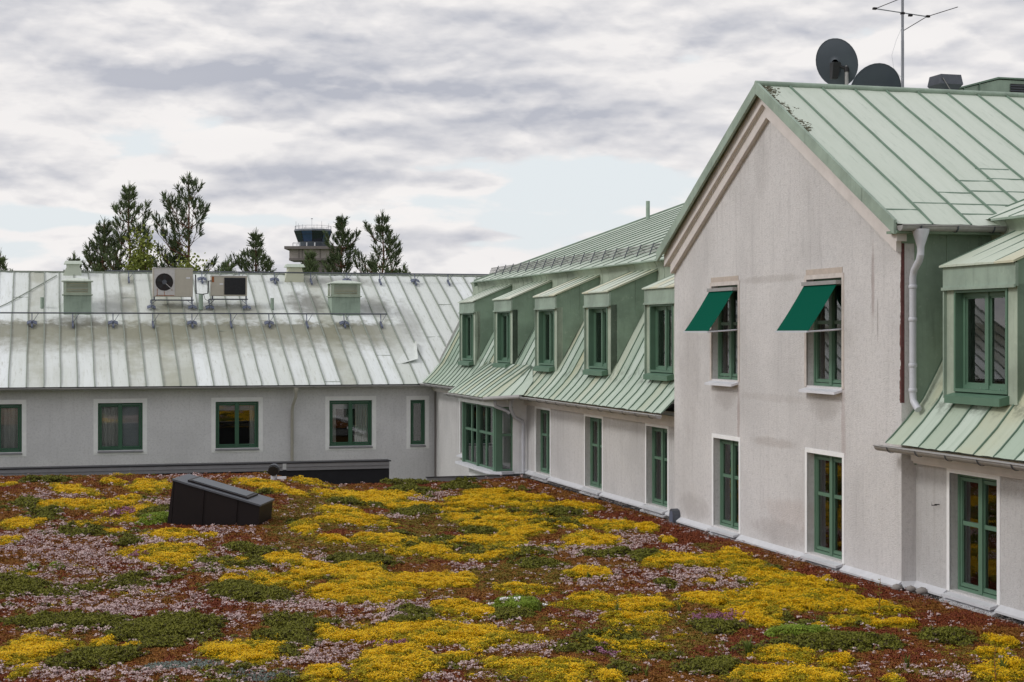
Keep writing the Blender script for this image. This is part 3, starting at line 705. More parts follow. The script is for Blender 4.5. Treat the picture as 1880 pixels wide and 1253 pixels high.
# bay
bx0, bx1 = 21.3, 24.95; bf = -.6
b = MB()
b.box(-.14, .25, bx0, bx0+.12, -.02, 2.0)                                   # pilaster facing the roof garden
b.quad((-.5, bx0+.1, -4.5), (.25, bx0+.1, -4.5), (.25, bx0+.1, 0.05), (-.5, bx0+.1, .05)); b.quad((-.5, bx0+.1, -4.5), (-.5, bx1-.1, -4.5), (-.5, bx1-.1, .1), (-.5, bx0+.1, .1))
b.quad((-.5, bx1-.1, -4.5), (.25, bx1-.1, -4.5), (.25, bx1-.1, 2), (-.5, bx1-.1, 2))
b.box(.02, .03, bx0-.006, bx0+.01, -.02, 2.0)
b.build('bay_wall', MAT['white_trim'], mw)
b = MB(); b.prism([(-.66, bx0-.05, 1.87), (.25, bx0-.05, 1.87), (.25, 25.5, 1.87), (-.66, 25.5, 1.87)], (0, 0, .27)); b.build('bay_fascia', MAT['white_trim'], mw)
b = MB(); Q = [(-.14, bx0-.06), (-.5, bx0-.14), (-.78, bx0+.1), (-.84, bx0+.5), (-.80, bx1+.4), (-.3, bx1+.4), (-.3, bx0+.2), (-.14, bx0+.2)]
b.prism([(x, y, .0) for x, y in Q], (0, 0, .075)); b.build('bay_sill', MAT['sheet_white'], mw)
B = MB(); z0, z1 = .09, 1.87
B.box(bf-.03, bf+.12, bx0+.02, bx0+.36, z0-.02, z1)                          # broad corner post
B.box(bf-.05, bf-.03, bx0+.10, bx0+.28, z0-.03, z1)
n = 4; seg = (bx1-bx0-.36)/n
for k in range(n):
    a0 = bx0+.36+k*seg; a1 = a0+seg
    ring(B, 'v', a0, a1, z0, z1, .05, bf+.0, bf+.07); B.box(bf+.005, bf+.055, a0+.05, a1-.05, 1.05, 1.12)
    if k in (2, 4): B.box(bf-.06, bf+.0, a0-.05, a0+.05, z0-.04, z1)
B.box(bf-.06, bf+.08, bx1-.02, bx1+.10, z0-.03, z1)
ring(B, 'u', bf+.12, -.14, z0, z1, .05, bx0+.03, bx0+.1); B.box(bf+.17, -.19, bx0+.035, bx0+.085, 1.05, 1.12)
bw = B.build('bay_window', MAT['green_paint'], mw)
for k in range(n):
    a0 = bx0+.36+k*seg; a1 = a0+seg
    for (q0, q1) in ((z0+.05, 1.05), (1.12, z1-.05)):
        b = MB(); b.box(bf+.03, bf+.04, a0+.05, a1-.05, q0, q1); b.build('pane', MAT['glass'], bw)
for (q0, q1) in ((z0+.05, 1.05), (1.12, z1-.05)):
    b = MB(); b.box(bf+.17, -.19, bx0+.06, bx0+.07, q0, q1); b.build('pane', MAT['glass'], bw)
b = MB()
b.box(.8, .85, bx0+.1, bx1+.2, 0, 1.9); b.build('room_interior', MAT['room_dark'], bw)
b = MB(); b.box(-.45, .8, bx0+.2, bx1, .0, .05); b.build('room_floor', MAT['room_dark'], bw)
strips(mw, 'u', 21.2, 25.75, .48, [(-.93, 2.13), (-.45, 2.47), (.36, 3.02)], 'copper_mansard', 'seam_green', name='bay_roof_panel', seam_h=.03, seam_w=.02, amp=.01)
b = MB()
for y in (25.74,): b.prism([(-.92, y, 2.11), (-.5, y, 2.34), (-.05, y, 2.76), (.33, y, 3.08), (.1, y, 2.5), (-.27, y, 2.13)], (0, .02, 0))
b.build('bay_roof_cheek', MAT['copper_clad_pale'], mw)
gutter(mw, 'u', 21.15, 25.8, -.99, 2.10, .07, 'galv', .8)
E0 = [(-.93, 21.2, 2.13), (-.45, 21.2, 2.47), (.36, 21.2, 3.02)]; E1 = [(-.29, 19.75, 2.26), (.10, 20.15, 2.615), (.37, 21.1, 2.95)]
for k in range(3):
    b = MB(); f0, f1 = k/3, (k+1)/3; L0 = [Vector(a).lerp(Vector(c), f0) for a, c in zip(E0, E1)]; L1 = [Vector(a).lerp(Vector(c), f1) for a, c in zip(E0, E1)]
    b.add(L0+L1, [(0, 1, 4, 3), (1, 2, 5, 4)]); b.tube([p+Vector((0, 0, .012)) for p in L0], .014, 4, mi=1); b.build('bay_roof_panel', [MAT['copper_mansard'], MAT['seam_green']], mw)
b = MB(); b.tube([(-1.0, 21.15, 2.10), (-.36, 19.8, 2.20)], .065, 10); b.build('gutter', MAT['galv'], mw)
# downpipes at the bay
b = MB(); b.lathe([(.09, 0), (.085, -.04), (.05, -.16)], 14, (-.33, 20.85, 2.14))
b.tube([(-.33, 20.85, 2.0), (-.33, 20.87, 1.85), (-.2, 20.95, 1.6), (.08, 21.12, 1.48), (.12, 21.15, 1.38), (.12, 21.15, .04)], .05, 12); b.build('downpipe', MAT['pipe_white'], mw)
b = MB(); b.tube([(-.75, 20.98, 2.05), (-.72, 21.0, 1.9), (-.40, 21.05, 1.78), (-.32, 21.0, 1.7)], .05, 12); b.build('downpipe', MAT['pipe_white'], mw)
flashing(mw, 'u', -.5, .25, 21.3, z0=0, h=.04, out=.04, under=True)

# ================================================================== NEAR WING (same roof, on this side of the gable)
nw = thing('mansard_building', 'grey stucco wing nearest on the right with one large green dormer above a tall window', 'building', (.25, -9, 0))
ops = [(-2.24, -.98, .13, 1.86), (-6.55, -5.29, .13, 1.86)]
wall(nw, 'wall', MAT['stucco_wing'], 'v', .25, -9, 0, -4.5, EAVE, ops, .2)
window(nw, 'v', .25, *ops[0], rec=.13, split=.58, surround=(.075, 'white_trim'), curtains=[(.88, .98, 2)], sill_m='flash_white', sill_drop=.07)
window(nw, 'v', .25, *ops[1], rec=.13, split=.58, surround=(.075, 'white_trim'), sill_m='flash_white', sill_drop=.07)
flashing(nw, 'v', -9, -2.32, .25); flashing(nw, 'v', -.90, 0, .25); flashing(nw, 'v', -2.32, -.90, .25, z0=-.06, h=.1, out=.135)
frieze(nw, -9, -.05)
mansard(nw, 0, -9)
strips(nw, 'u', 4.68, -9, .55, UPP, 'copper_gable', 'seam_green', seam_h=.025, seam_w=.025, amp=.003, step=1.2)
b = MB(); b.box(1.33, 1.47, -9, -.35, 5.64, 5.675); b.build('eave_edge', MAT['copper_fascia'], nw)
gutter(nw, 'u', .12, -9, -.33, 2.20, .08, 'galv', .8)
dormer(nw, -1.65, curtains=((.62, .86, 2), (.30, .42, 5))); dormer(nw, -5.95)
b = MB(); b.tube([(.24, -.62, 1.34), (.16, -.62, 1.34), (.16, -.62, 1.39)], .008, 6); b.tube([(.24, -.70, 1.36), (.16, -.70, 1.36)], .008, 6); b.build('wall_hook', MAT['dark_metal'], nw)

# ================================================================== BACK WING
bk = thing('low_building', 'low grey stucco building across the back with pale metal roof carrying vents and fan units', 'building', (0, 32.6, 0))
wins = [(-14.84, -13.41), (-11.03, -9.60), (-7.23, -5.80), (-3.41, -1.94)]
ops = [(a, b_, .08, 1.63) for a, b_ in wins]+[(-.60, -.08, .08, 1.62), (-18.6, -17.2, .08, 1.63)]
wall(bk, 'wall', MAT['stucco_back'], 'u', 32.6, -24, .27, -4.5, 2.25, ops, .2)
cur = [[(.55, 1.0, 0)], [(.02, .46, 1)], [(.80, 1.0, 2), (.0, .06, 3)], [(.0, .18, 4), (.62, .95, 5)], [], []]
for i, o in enumerate(ops):
    window(bk, 'u', 32.6, *o, cols=1 if i == 4 else 2, rows=1, rec=.07, fm='green_dark_paint', fw=.06, mull=.13,
           surround=(.14, 'white_trim'), curtains=cur[i], blind=(.54, .97, .12) if i == 1 else ((.05, .95, 1.25) if i in (2, 3) else None), sill_out=.06, sill_drop=.05, sill_m='flash_grey')
BP = [(32.12, 2.17), (32.3, 2.27), (36.6, 2.20+.455*4.4), (41.0, 6.2)]
strips(bk, 'v', -24, 6.0, .535, BP, 'zinc', 'seam_zinc', seam_h=.05, seam_w=.03, amp=.012, step=.5, breaks=1)
b = MB(); b.prism([(-24, 41.0, 6.18), (-24, 50, 2.2), (-24, 50, -4.5), (-24, 41, -4.5)], (30, 0, 0)); b.build('rear_slope', MAT['zinc'], bk)
b = MB(); b.box(-24, 6, 40.93, 41.07, 6.18, 6.24); b.build('ridge_cap', MAT['seam_zinc'], bk)
b = MB(); b.box(-24, .25, 32.2, 32.6, 2.07, 2.13); b.build('soffit', MAT['ac_beige'], bk)
gutter(bk, 'v', -24, .1, 32.05, 2.14, .065, 'galv', 0)
b = MB(); b.box(-24, .0, 32.02, 32.10, 2.145, 2.185); b.build('drip_edge', MAT['black_plastic'], bk)
b = MB(); b.lathe([(.09, 0), (.085, -.05), (.05, -.15)], 14, (-4.62, 32.05, 2.1)); b.tube([(-4.62, 32.05, 1.98), (-4.62, 32.1, 1.8), (-4.68, 32.38, 1.5), (-4.69, 32.5, 1.3), (-4.69, 32.53, -1.5)], .05, 12)
b.build('downpipe', MAT['pipe_beige'], bk)
b = MB(); b.box(.245, .262, 32.3, 32.6, -4, 2.1); b.build('joint_strip', MAT['concrete_dark'], bk)
# diagonal raised seam at the left end, and a lifted sheet at the corner
def bz(u): return 2.2+.455*(u-32.2)
b = MB(); b.tube([(-15.5, 36.6, bz(36.6)+.05), (-14.0, 38.2, bz(38.2)+.04), (-12.3, 40.6, bz(40.6)+.04)], .018, 6); b.build('valley_seam', MAT['seam_zinc'], bk)
def q_(v, u, h): return (v, u, bz(u)+h)
b = MB(); vs = [q_(-.95, 33.6, .02), q_(-.15, 33.9, .05), q_(.1, 35.2, .03), q_(-.75, 33.55, .03), q_(-.1, 33.65, .16), q_(.12, 34.9, .20)]
b.add(vs, [(0, 3, 4, 1), (1, 4, 5, 2), (0, 1, 2)])
b.build('lifted_sheet', MAT['zinc'], bk)
# ================================================================== GROUND AND PLANTED ROOF
simple('lawn', s2l('55602f'), .95, var=.3, scale=.4)
b = MB(); n = 24; vs = [(0, 0, -4.5)]
for k in range(n): vs.append((4000*math.cos(2*math.pi*k/n), 4000*math.sin(2*math.pi*k/n), -4.5))
b.add(vs, [(0, k+1, (k+1) % n+1) for k in range(n)]); g = b.build('ground', MAT['lawn']); g['kind'] = 'structure'

def hash2(ix, iy, s):
    h = (ix*374761393+iy*668265263+s*974634777) & 0xFFFFFFFF
    h = ((h ^ (h >> 13))*1274126177) & 0xFFFFFFFF
    return ((h ^ (h >> 16)) & 0xFFFF)/65535.0
def vnoise(x, y, s):
    ix, iy = np.floor(x).astype(np.int64), np.floor(y).astype(np.int64); fx, fy = x-ix, y-iy
    fx = fx*fx*(3-2*fx); fy = fy*fy*(3-2*fy)
    return (hash2(ix, iy, s)*(1-fx)+hash2(ix+1, iy, s)*fx)*(1-fy)+(hash2(ix, iy+1, s)*(1-fx)+hash2(ix+1, iy+1, s)*fx)*fy
def fbm(x, y, s, o=5, r=.55):
    a = 1; t = 0; w = 0
    for k in range(o): t = t+a*vnoise(x*2**k+17*k, y*2**k+31*k, s+k); w += a; a *= r
    return t/w
def sst(a, b_, x): t = np.clip((x-a)/(b_-a), 0, 1); return t*t*(3-2*t)
def zsurf(v, u):
    A = np.interp(v, [-40, -14, -7.2, -5.2, -2, -.6, .3], [.32, .25, .16, -.18, -.19, -.11, -.04])
    return A*sst(0, 21, u)-.05*sst(-.5, .1, v)
YELLOW = [(-12.1,39.16,0.2,0.39,-0.0),(-10.37,38.3,0.86,0.71,-1.17),(-9.87,40.25,0.39,0.56,-1.03),(-8.63,39.13,0.55,1.27,-1.0),(-8.62,36.58,0.32,0.37,-0.0),(-9.82,34.89,0.35,0.65,-0.0),(-9.46,35.33,0.49,0.67,-0.45),(-8.69,35.14,0.45,0.76,-0.0),(-8.6,34.19,0.18,0.27,-0.0),(-7.89,34.39,0.33,0.9,-0.0),(-9.72,32.12,0.39,0.69,-1.23),(-9.34,32.31,0.14,0.23,-0.0),(-9.14,29.69,0.19,0.4,-0.0),(-7.54,31.17,0.23,0.29,-0.0),(-6.44,30.67,0.49,0.65,-0.39),(-5.65,30.58,0.13,0.29,-0.0),(-5.94,28.3,0.75,1.05,-0.36),(-3.8,27.63,0.44,0.54,-0.7),(-3.21,26.82,0.27,0.4,-1.37),(-4.39,25.72,0.19,0.27,-0.0),(-3.75,25.48,0.41,0.63,-0.33),(-3.31,26.03,0.39,0.44,-0.0),(-3.28,24.76,0.13,0.35,-0.0),(-2.84,24.61,0.16,0.4,-0.0),(-5.86,20.07,0.5,1.0,-0.0),(-5.6,18.58,0.1,0.21,-0.0),(-5.58,18.97,0.09,0.25,-0.0),(-5.11,20.48,0.15,0.29,-0.0),(-4.72,20.12,0.13,0.14,-0.0),(-3.15,20.05,0.45,0.76,-0.0),(-2.53,19.92,0.07,0.14,-0.0),(-2.17,18.56,0.25,0.5,-0.0),(-2.47,21.19,0.16,0.31,-0.0),(-6.17,40.16,0.67,0.68,-1.02),(-5.35,38.49,0.64,0.64,-0.98),(-3.44,39.64,1.14,1.63,-0.0),(-2.36,37.88,0.57,0.87,-0.0),(-3.32,34.16,0.57,0.65,-0.0),(-3.13,33.18,0.71,0.5,-0.0),(-0.63,41.37,0.57,0.74,-0.0),(-1.2,39.41,0.46,0.67,-0.0),(-0.68,38.35,0.95,0.77,-0.0),(0.68,39.5,0.42,0.68,-0.0),(-1.27,36.52,0.37,0.41,-0.0),(-0.4,35.08,1.23,0.97,-0.0),(-0.66,33.52,0.6,0.49,-0.0),(1.6,37.32,0.6,0.97,-0.0),(0.22,32.39,0.49,0.92,-0.0),(1.84,33.59,0.64,0.69,-0.86),(2.67,32.81,0.21,0.56,-0.0),(1.5,31.0,0.53,1.26,-0.0),(-0.55,30.99,0.76,0.76,-0.0),(-0.05,30.0,0.41,0.55,-0.0),(-2.42,30.48,0.65,0.64,-0.0),(-1.45,29.26,0.34,0.61,-0.0),(-0.8,28.19,0.33,0.36,-0.0),(-0.35,28.5,0.21,0.35,-0.0),(-2.06,28.59,0.15,0.21,-0.0),(-2.56,26.28,0.53,0.73,-0.54),(-2.27,24.65,0.79,1.01,-0.0),(-1.27,25.66,0.71,0.78,-0.0),(-0.73,25.01,0.18,0.21,-0.0),(1.23,26.53,0.37,0.55,-0.0),(0.22,24.82,0.47,0.53,-0.0),(-0.83,23.14,0.29,0.46,-0.0),(-0.4,22.64,0.19,0.31,-0.0),(1.25,23.66,0.38,0.53,-0.0),(1.73,23.42,0.35,0.57,-0.0),(-2.11,20.92,0.38,0.3,-0.0),(-0.82,20.98,1.03,0.76,-0.37),(-0.46,20.13,0.2,0.38,-0.0),(-1.4,19.15,0.48,1.01,-0.0),(-2.07,18.79,0.16,0.3,-0.0),(-0.67,19.45,0.18,0.23,-0.0),(0.38,18.82,0.69,0.76,-0.24),(2.09,33.21,0.38,0.87,-0.0),(2.69,32.81,0.26,0.66,-0.0),(1.84,31.13,0.21,0.59,-0.0),(2.97,30.86,0.16,0.5,-0.0),(1.49,26.47,0.12,0.55,-0.0),(3.14,27.89,0.83,0.88,-0.0),(3.86,28.63,0.16,0.57,-0.0),(3.03,25.36,0.19,0.33,-0.0),(1.7,23.47,0.58,0.57,-0.0),(4.23,25.9,0.74,1.04,-0.99),(3.01,23.91,0.45,0.64,-0.0),(4.28,24.11,0.92,1.3,-0.61),(3.34,22.43,0.37,0.69,-0.0),(5.01,23.19,0.44,0.65,-0.0),(4.41,21.95,0.19,0.33,-0.0),(4.03,21.62,0.08,0.16,-0.0),(4.8,21.83,0.15,0.25,-0.0),(5.17,21.79,0.17,0.29,-0.0),(3.3,19.62,0.41,0.5,-0.0),(3.81,19.32,0.23,0.35,-0.0),(3.2,18.5,0.67,0.44,-0.0),(1.09,18.49,0.22,0.35,-0.0),(6.11,20.45,0.2,0.32,-0.0),(5.84,19.82,0.26,0.3,-0.0),(5.87,19.07,0.25,0.28,-0.0),(4.25,18.23,0.1,0.14,-0.0),(-4.03,31.78,0.32,0.78,-1.62),(-3.32,30.16,0.4,0.57,-0.77),(-3.74,35.11,0.47,0.69,-0.0)]
GREEN = [(-9.95,34.42,0.94,0.9,-1.76),(-11.5,40.41,0.61,0.57,-0.0),(-7.39,34.11,0.4,1.24,-0.0),(-6.99,29.78,0.29,0.54,-0.0),(-4.69,28.92,0.62,0.52,-0.89),(-7.49,24.69,0.37,0.93,-0.0),(-3.96,24.41,0.81,0.74,-0.62),(-4.49,21.37,0.84,1.17,-0.0),(-4.97,19.5,0.52,0.65,0.5),(-3.8,37.39,0.44,0.59,-0.0),(-2.97,37.89,0.4,0.75,-0.0),(-2.0,36.43,0.69,0.81,-0.0),(-0.71,34.32,0.23,0.41,-0.0),(0.95,33.9,0.72,0.7,-0.0),(-0.71,32.38,0.49,0.55,-0.0),(-2.51,27.27,0.67,0.9,-0.0),(0.48,27.49,0.46,0.72,-0.0),(1.52,28.85,0.43,0.51,-0.0),(2.27,28.29,0.27,0.56,-0.0),(-0.01,22.39,0.4,0.6,-0.0),(1.23,20.81,0.49,0.41,-0.0),(1.27,18.79,0.26,0.33,-0.0),(2.34,28.5,0.32,0.56,-0.0),(1.91,29.07,0.19,0.52,-0.0),(2.35,25.14,0.21,0.49,-0.0),(4.04,20.49,0.79,0.61,-0.0),(5.54,20.82,0.42,0.6,-0.0),(2.36,18.95,0.51,0.4,-0.0),(-2.8,44.23,0.88,0.67,-0.0),(-1.43,42.91,0.57,0.63,-0.0),(2.75,21.51,0.41,0.48,-0.0)]
OLIVE = [(-0.16,25.9,0.49,0.93,-0.0),(1.49,22.1,0.47,0.8,-0.0),(1.86,20.32,0.74,0.71,-0.0),(3.46,18.94,0.36,0.31,-0.0),(-4.0,35.29,1.06,4.41,-0.9),(-3.74,29.49,0.69,1.36,-0.0),(-2.39,29.83,1.19,2.27,-0.0),(0.74,36.86,1.47,2.36,-0.0),(-1.62,34.73,1.74,2.62,-0.0),(2.27,22.01,0.73,0.75,-0.0),(0.53,26.58,1.33,1.22,-0.0),(4.76,18.79,0.38,0.3,-0.0),(3.8,29.98,0.5,0.78,-0.0)]
LIME = [(0.08,23.23,0.31,0.46,-0.0),(-7.82,26.64,0.11,0.22,-0.0),(-7.46,26.77,0.11,0.22,-0.0),(-7.14,32.97,0.38,0.83,-0.0),(3.78,21.0,0.42,0.3,-0.0)]
TEAL = [(-3.85,19.07,0.41,0.25,-0.0),(-2.82,18.4,0.31,0.2,-0.0),(-4.22,18.91,0.09,0.22,-0.0)]
PINK = [(-6.85,27.76,2.13,3.54,-0.71),(-8.77,29.9,0.8,2.01,-0.0),(-7.27,35.76,0.83,1.19,-0.0),(-6.76,41.38,0.83,0.45,-0.0),(-8.42,41.4,0.83,0.46,-0.0),(-10.34,36.91,0.74,1.07,-0.0),(-3.49,27.56,0.73,1.21,-0.0),(-5.77,23.39,1.72,1.81,-0.3),(-2.62,23.14,1.39,1.27,-0.0),(-1.51,22.68,0.98,1.1,-0.0),(-0.29,21.6,0.86,0.6,-0.55),(1.37,29.28,1.17,1.34,-0.75),(2.26,26.04,1.39,1.75,-0.0),(-0.81,27.12,0.36,0.64,-0.0),(0.8,30.01,0.7,0.94,-0.0),(0.13,19.93,0.8,0.48,-0.0),(-0.62,18.65,0.62,0.54,-0.0),(-2.25,19.84,0.79,1.35,-0.0),(-4.26,18.51,1.54,0.59,-0.0),(-3.82,22.02,0.44,0.83,-0.0),(-2.04,40.71,0.81,1.43,-0.0),(-2.33,34.98,0.7,0.54,-0.0),(4.4,18.86,0.38,0.43,-0.0),(2.29,31.22,0.62,0.85,-0.0),(3.18,25.1,0.67,0.82,-0.0),(1.2,22.43,0.45,0.65,-0.0),(5.01,18.55,0.49,0.36,-0.0),(3.02,29.22,0.39,0.74,-0.0),(-4.7,26.63,0.89,1.01,-0.0),(6.68,23.32,0.47,0.28,-1.78),(6.2,24.81,0.5,0.21,-1.9),(3.67,21.58,0.65,0.2,-0.0),(-5.6,31.11,0.83,0.59,-0.0),(2.15,33.98,0.34,0.6,-0.0)]
MAGENTA = [(-8.11,33.89,0.28,0.44,-0.0),(-6.39,28.0,0.17,0.24,-0.0),(2.83,22.08,0.37,0.38,-0.0),(-1.55,20.23,0.3,0.18,-0.0),(1.09,19.75,0.2,0.2,-0.0)]

def field(X, Y, L, wob=.42, seed=1, sc=1.3):
    F = np.full(X.shape, -2.0)
    n1 = (fbm(X*sc, Y*sc*.8, seed, 5, .62)-.5)*2
    n2 = (fbm(X*sc*3.5, Y*sc*3, seed+40, 4, .65)-.5)*2
    for (cx, cy, rx, ry, sh) in L:
        dx = X-cx; dy = Y-cy-sh*dx
        m = (abs(dx) < rx*2.2) & (abs(dy) < ry*2.2+.3)
        if not m.any(): continue
        F[m] = np.maximum(F[m], 1-np.sqrt((dx[m]/rx)**2+(dy[m]/ry)**2))
    return F+n1*wob+n2*wob*.6
def types(X, Y):
    v = (X-P0[0])*D2[0]+(Y-P0[1])*D2[1]; u = (X-P0[0])*D1[0]+(Y-P0[1])*D1[1]
    yl = field(X, Y, YELLOW, .62, 1)+.06+.0; gr = field(X, Y, GREEN, .5, 5)-.13; ol = field(X, Y, OLIVE, .55, 9)
    li = field(X, Y, LIME, .4, 13); te = field(X, Y, TEAL, .4, 17); pk = field(X, Y, PINK, .75, 21, 1.0); mg = field(X, Y, MAGENTA, .5, 25)
    xs = fbm(X*.55, Y*.45, 101, 5, .6); yl = np.maximum(yl, (xs-.66-.07*sst(-1, -5, X)-.12*sst(1.5, 3, X))*4); gr = np.maximum(gr, (fbm(X*.7, Y*.55, 131, 5, .6)-.68)*4)
    wallm = sst(-.95, -.45, v+ (fbm(X*1.5, Y*1.5, 77)-.5)*1.2)      # bare red strip along the walls
    yl = yl-wallm*1.5; gr = gr-wallm*1.2; ol = ol-wallm; pk = pk-wallm*.5
    return v, u, yl, gr, ol, li, te, pk, mg
V0, V1, U0, U1, ST = -18.5, .26, -11.5, 21.0, .052
nv, nu = int((V1-V0)/ST)+1, int((U1-U0)/ST)+1
vv, uu = np.meshgrid(np.linspace(V0, V1, nv), np.linspace(U0, U1, nu))
XX = P0[0]+vv*D2[0]+uu*D1[0]; YY = P0[1]+vv*D2[1]+uu*D1[1]
def relief(X, Y, v, u, yl, gr, li, ol):
    bumps = (fbm(X*4, Y*4, 61, 3)-.5)
    h = sst(0.0, .35, yl)*(.05+.06*bumps)
    h = np.maximum(h, sst(.0, .45, gr)*(.062+.08*bumps)); h = np.maximum(h, sst(0, .4, li)*.09)
    h = h+sst(.1, .5, ol)*.015+(fbm(X*1.1, Y*1.1, 63, 4)-.5)*.07+bumps*.035
    h *= sst(.1, -.5, v)*.9+.1
    return h
v_, u_, yl, gr, ol, li, te, pk, mg = types(XX, YY)
hh = zsurf(vv, uu)+relief(XX, YY, vv, uu, yl, gr, li, ol)
me = bpy.data.meshes.new('planted_roof')
vt = np.stack([XX, YY, hh], -1).reshape(-1, 3)
idx = np.arange(nv*nu).reshape(nu, nv); f = np.stack([idx[:-1, :-1], idx[:-1, 1:], idx[1:, 1:], idx[1:, :-1]], -1).reshape(-1, 4)
me.vertices.add(len(vt)); me.vertices.foreach_set('co', vt.ravel().astype(np.float32))
me.loops.add(f.size); me.polygons.add(len(f)); me.loops.foreach_set('vertex_index', f.ravel().astype(np.int32))
me.polygons.foreach_set('loop_start', np.arange(0, f.size, 4, dtype=np.int32)); me.polygons.foreach_set('use_smooth', np.ones(len(f), bool))
me.update()
def arr(h): return np.array(s2l(h))
base = arr('5c3820')[None, None]*np.ones(XX.shape+(3,))
def over(c, m): 
    global base
    base = base*(1-m[..., None])+arr(c)*m[..., None]
over('6e4c26', sst(.40, .62, fbm(XX*.5, YY*.5, 81, 4)))
left = sst(-4, -8, XX)*.5
over('5c3a2e', left); over('6b4532', sst(-.15, .3, pk)*.5)
over('6a581e', sst(-.1, .2, ol)*.85)
over('4a4a1c', sst(-.1, .12, gr)); over('6f7d22', sst(-.05, .15, li)); over('6a766c', sst(-.05, .15, te)); over('a08a12', sst(-.05, .1, yl))
ca = me.color_attributes.new('tint', 'FLOAT_COLOR', 'POINT')
ca.data.foreach_set('color', np.concatenate([base, np.ones(XX.shape+(1,))], -1).reshape(-1).astype(np.float32))
def fn(t, p):
    a = N(t, 'ShaderNodeAttribute', attribute_name='tint'); v = coord(t)
    n1 = noise(t, v, 9, 6, .7); n2 = noise(t, v, 34, 4, .7)
    c = mixc(t, smooth(t, n1, .35, .7), a.outputs['Color'], mixc(t, .5, a.outputs['Color'], s2l('2a1a12')))
    c = mixc(t, math_(t, 'MULTIPLY', smooth(t, n2, .5, .75), .5), c, s2l('7a4a2a'))
    t.links.new(c, p.inputs['Base Color']); setin(p, Roughness=.95); p.inputs['Specular IOR Level'].default_value = .15
    bump(t, p, n2, .8, .03)
me.materials.append(mat('substrate', fn))
g = bpy.data.objects.new('planted_roof', me); COL.objects.link(g); g['kind'] = 'structure'
rs = MB(); rs.box(-60, V0, -60, U1, -4.5, .0); rs.box(V0, V1, -60, U0, -4.5, .0); rs.box(V0, V1, U0, U1, -4.5, -.35)
simple('sedum_far', s2l('6a4f26'), .95, var=.5, scale=1.2)
rt = wthing('roof_deck_root', None, None, (0, 0, 0)); bpy.data.objects.remove(rt)
o = rs.build('roof_deck', MAT['sedum_far'], None); o.location = (P0[0], P0[1], 0); o.rotation_euler = (0, 0, TH); o['kind'] = 'structure'

# ---- plants as scattered stuff (geometry nodes on point meshes)
def leafcluster(name, n, rad, size, h, up, m, m2=None, frac2=.3, elong=1.0, seedv=0, dome=.5):
    """small mound of n leaf/petal blades"""
    r = random.Random(seedv); mb = MB()
    for i in range(n):
        a = r.uniform(0, 6.283); q = rad*math.sqrt(r.random()); x, y = q*math.cos(a), q*math.sin(a)
        z = h*(1-dome*(q/rad)**2)*r.uniform(.72, 1.08)
        nrm = Vector((r.gauss(0, 1-up), r.gauss(0, 1-up), up+.15)).normalized()
        t = nrm.orthogonal().normalized(); t.rotate(Matrix.Rotation(r.uniform(0, 6.28), 3, nrm)); bt = nrm.cross(t)
        s = size*r.uniform(.7, 1.25); c = Vector((x, y, z)); mi = 1 if (m2 and r.random() < frac2) else 0
        if mi: c.z -= size*.4
        t = t*s*elong; bt = bt*s
        mb.add([c-t*.5, c+bt*.36-nrm*s*.12, c+t*.5, c-bt*.36-nrm*s*.12], [(0, 1, 2, 3)], mi)
    me = bpy.data.meshes.new(name); me.from_pydata(mb.v, [], mb.f); me.materials.append(MAT[m])
    if m2: me.materials.append(MAT[m2])
    me.polygons.foreach_set('material_index', mb.m); me.update(); return me
def headcluster(name, n, rad, size, h, m, stalk, seedv=0):
    r = random.Random(seedv); mb = MB()
    for i in range(n):
        a = r.uniform(0, 6.283); q = rad*math.sqrt(r.random()); x, y = q*math.cos(a), q*math.sin(a); z = h*r.uniform(.6, 1.15)
        mb.add([(x-.002, y, 0), (x+.002, y, 0), (x+.002+r.uniform(-.01, .01), y, z), (x-.002, y, z)], [(0, 1, 2, 3)], 1)
        for k in range(5):
            s = size*r.uniform(.35, .6); c = Vector((x+r.gauss(0, size*.45), y+r.gauss(0, size*.45), z+r.uniform(-.2, .2)*size))
            nrm = Vector((r.gauss(0, .5), r.gauss(0, .5), 1)).normalized(); t = nrm.orthogonal().normalized()*s; bt = nrm.cross(t)
            mb.add([c-t, c+bt-nrm*s*.3, c+t, c-bt-nrm*s*.3], [(0, 1, 2, 3)], 0)
    me = bpy.data.meshes.new(name); me.from_pydata(mb.v, [], mb.f); me.materials.append(MAT[m]); me.materials.append(MAT[stalk])
    me.polygons.foreach_set('material_index', mb.m); me.update(); return me
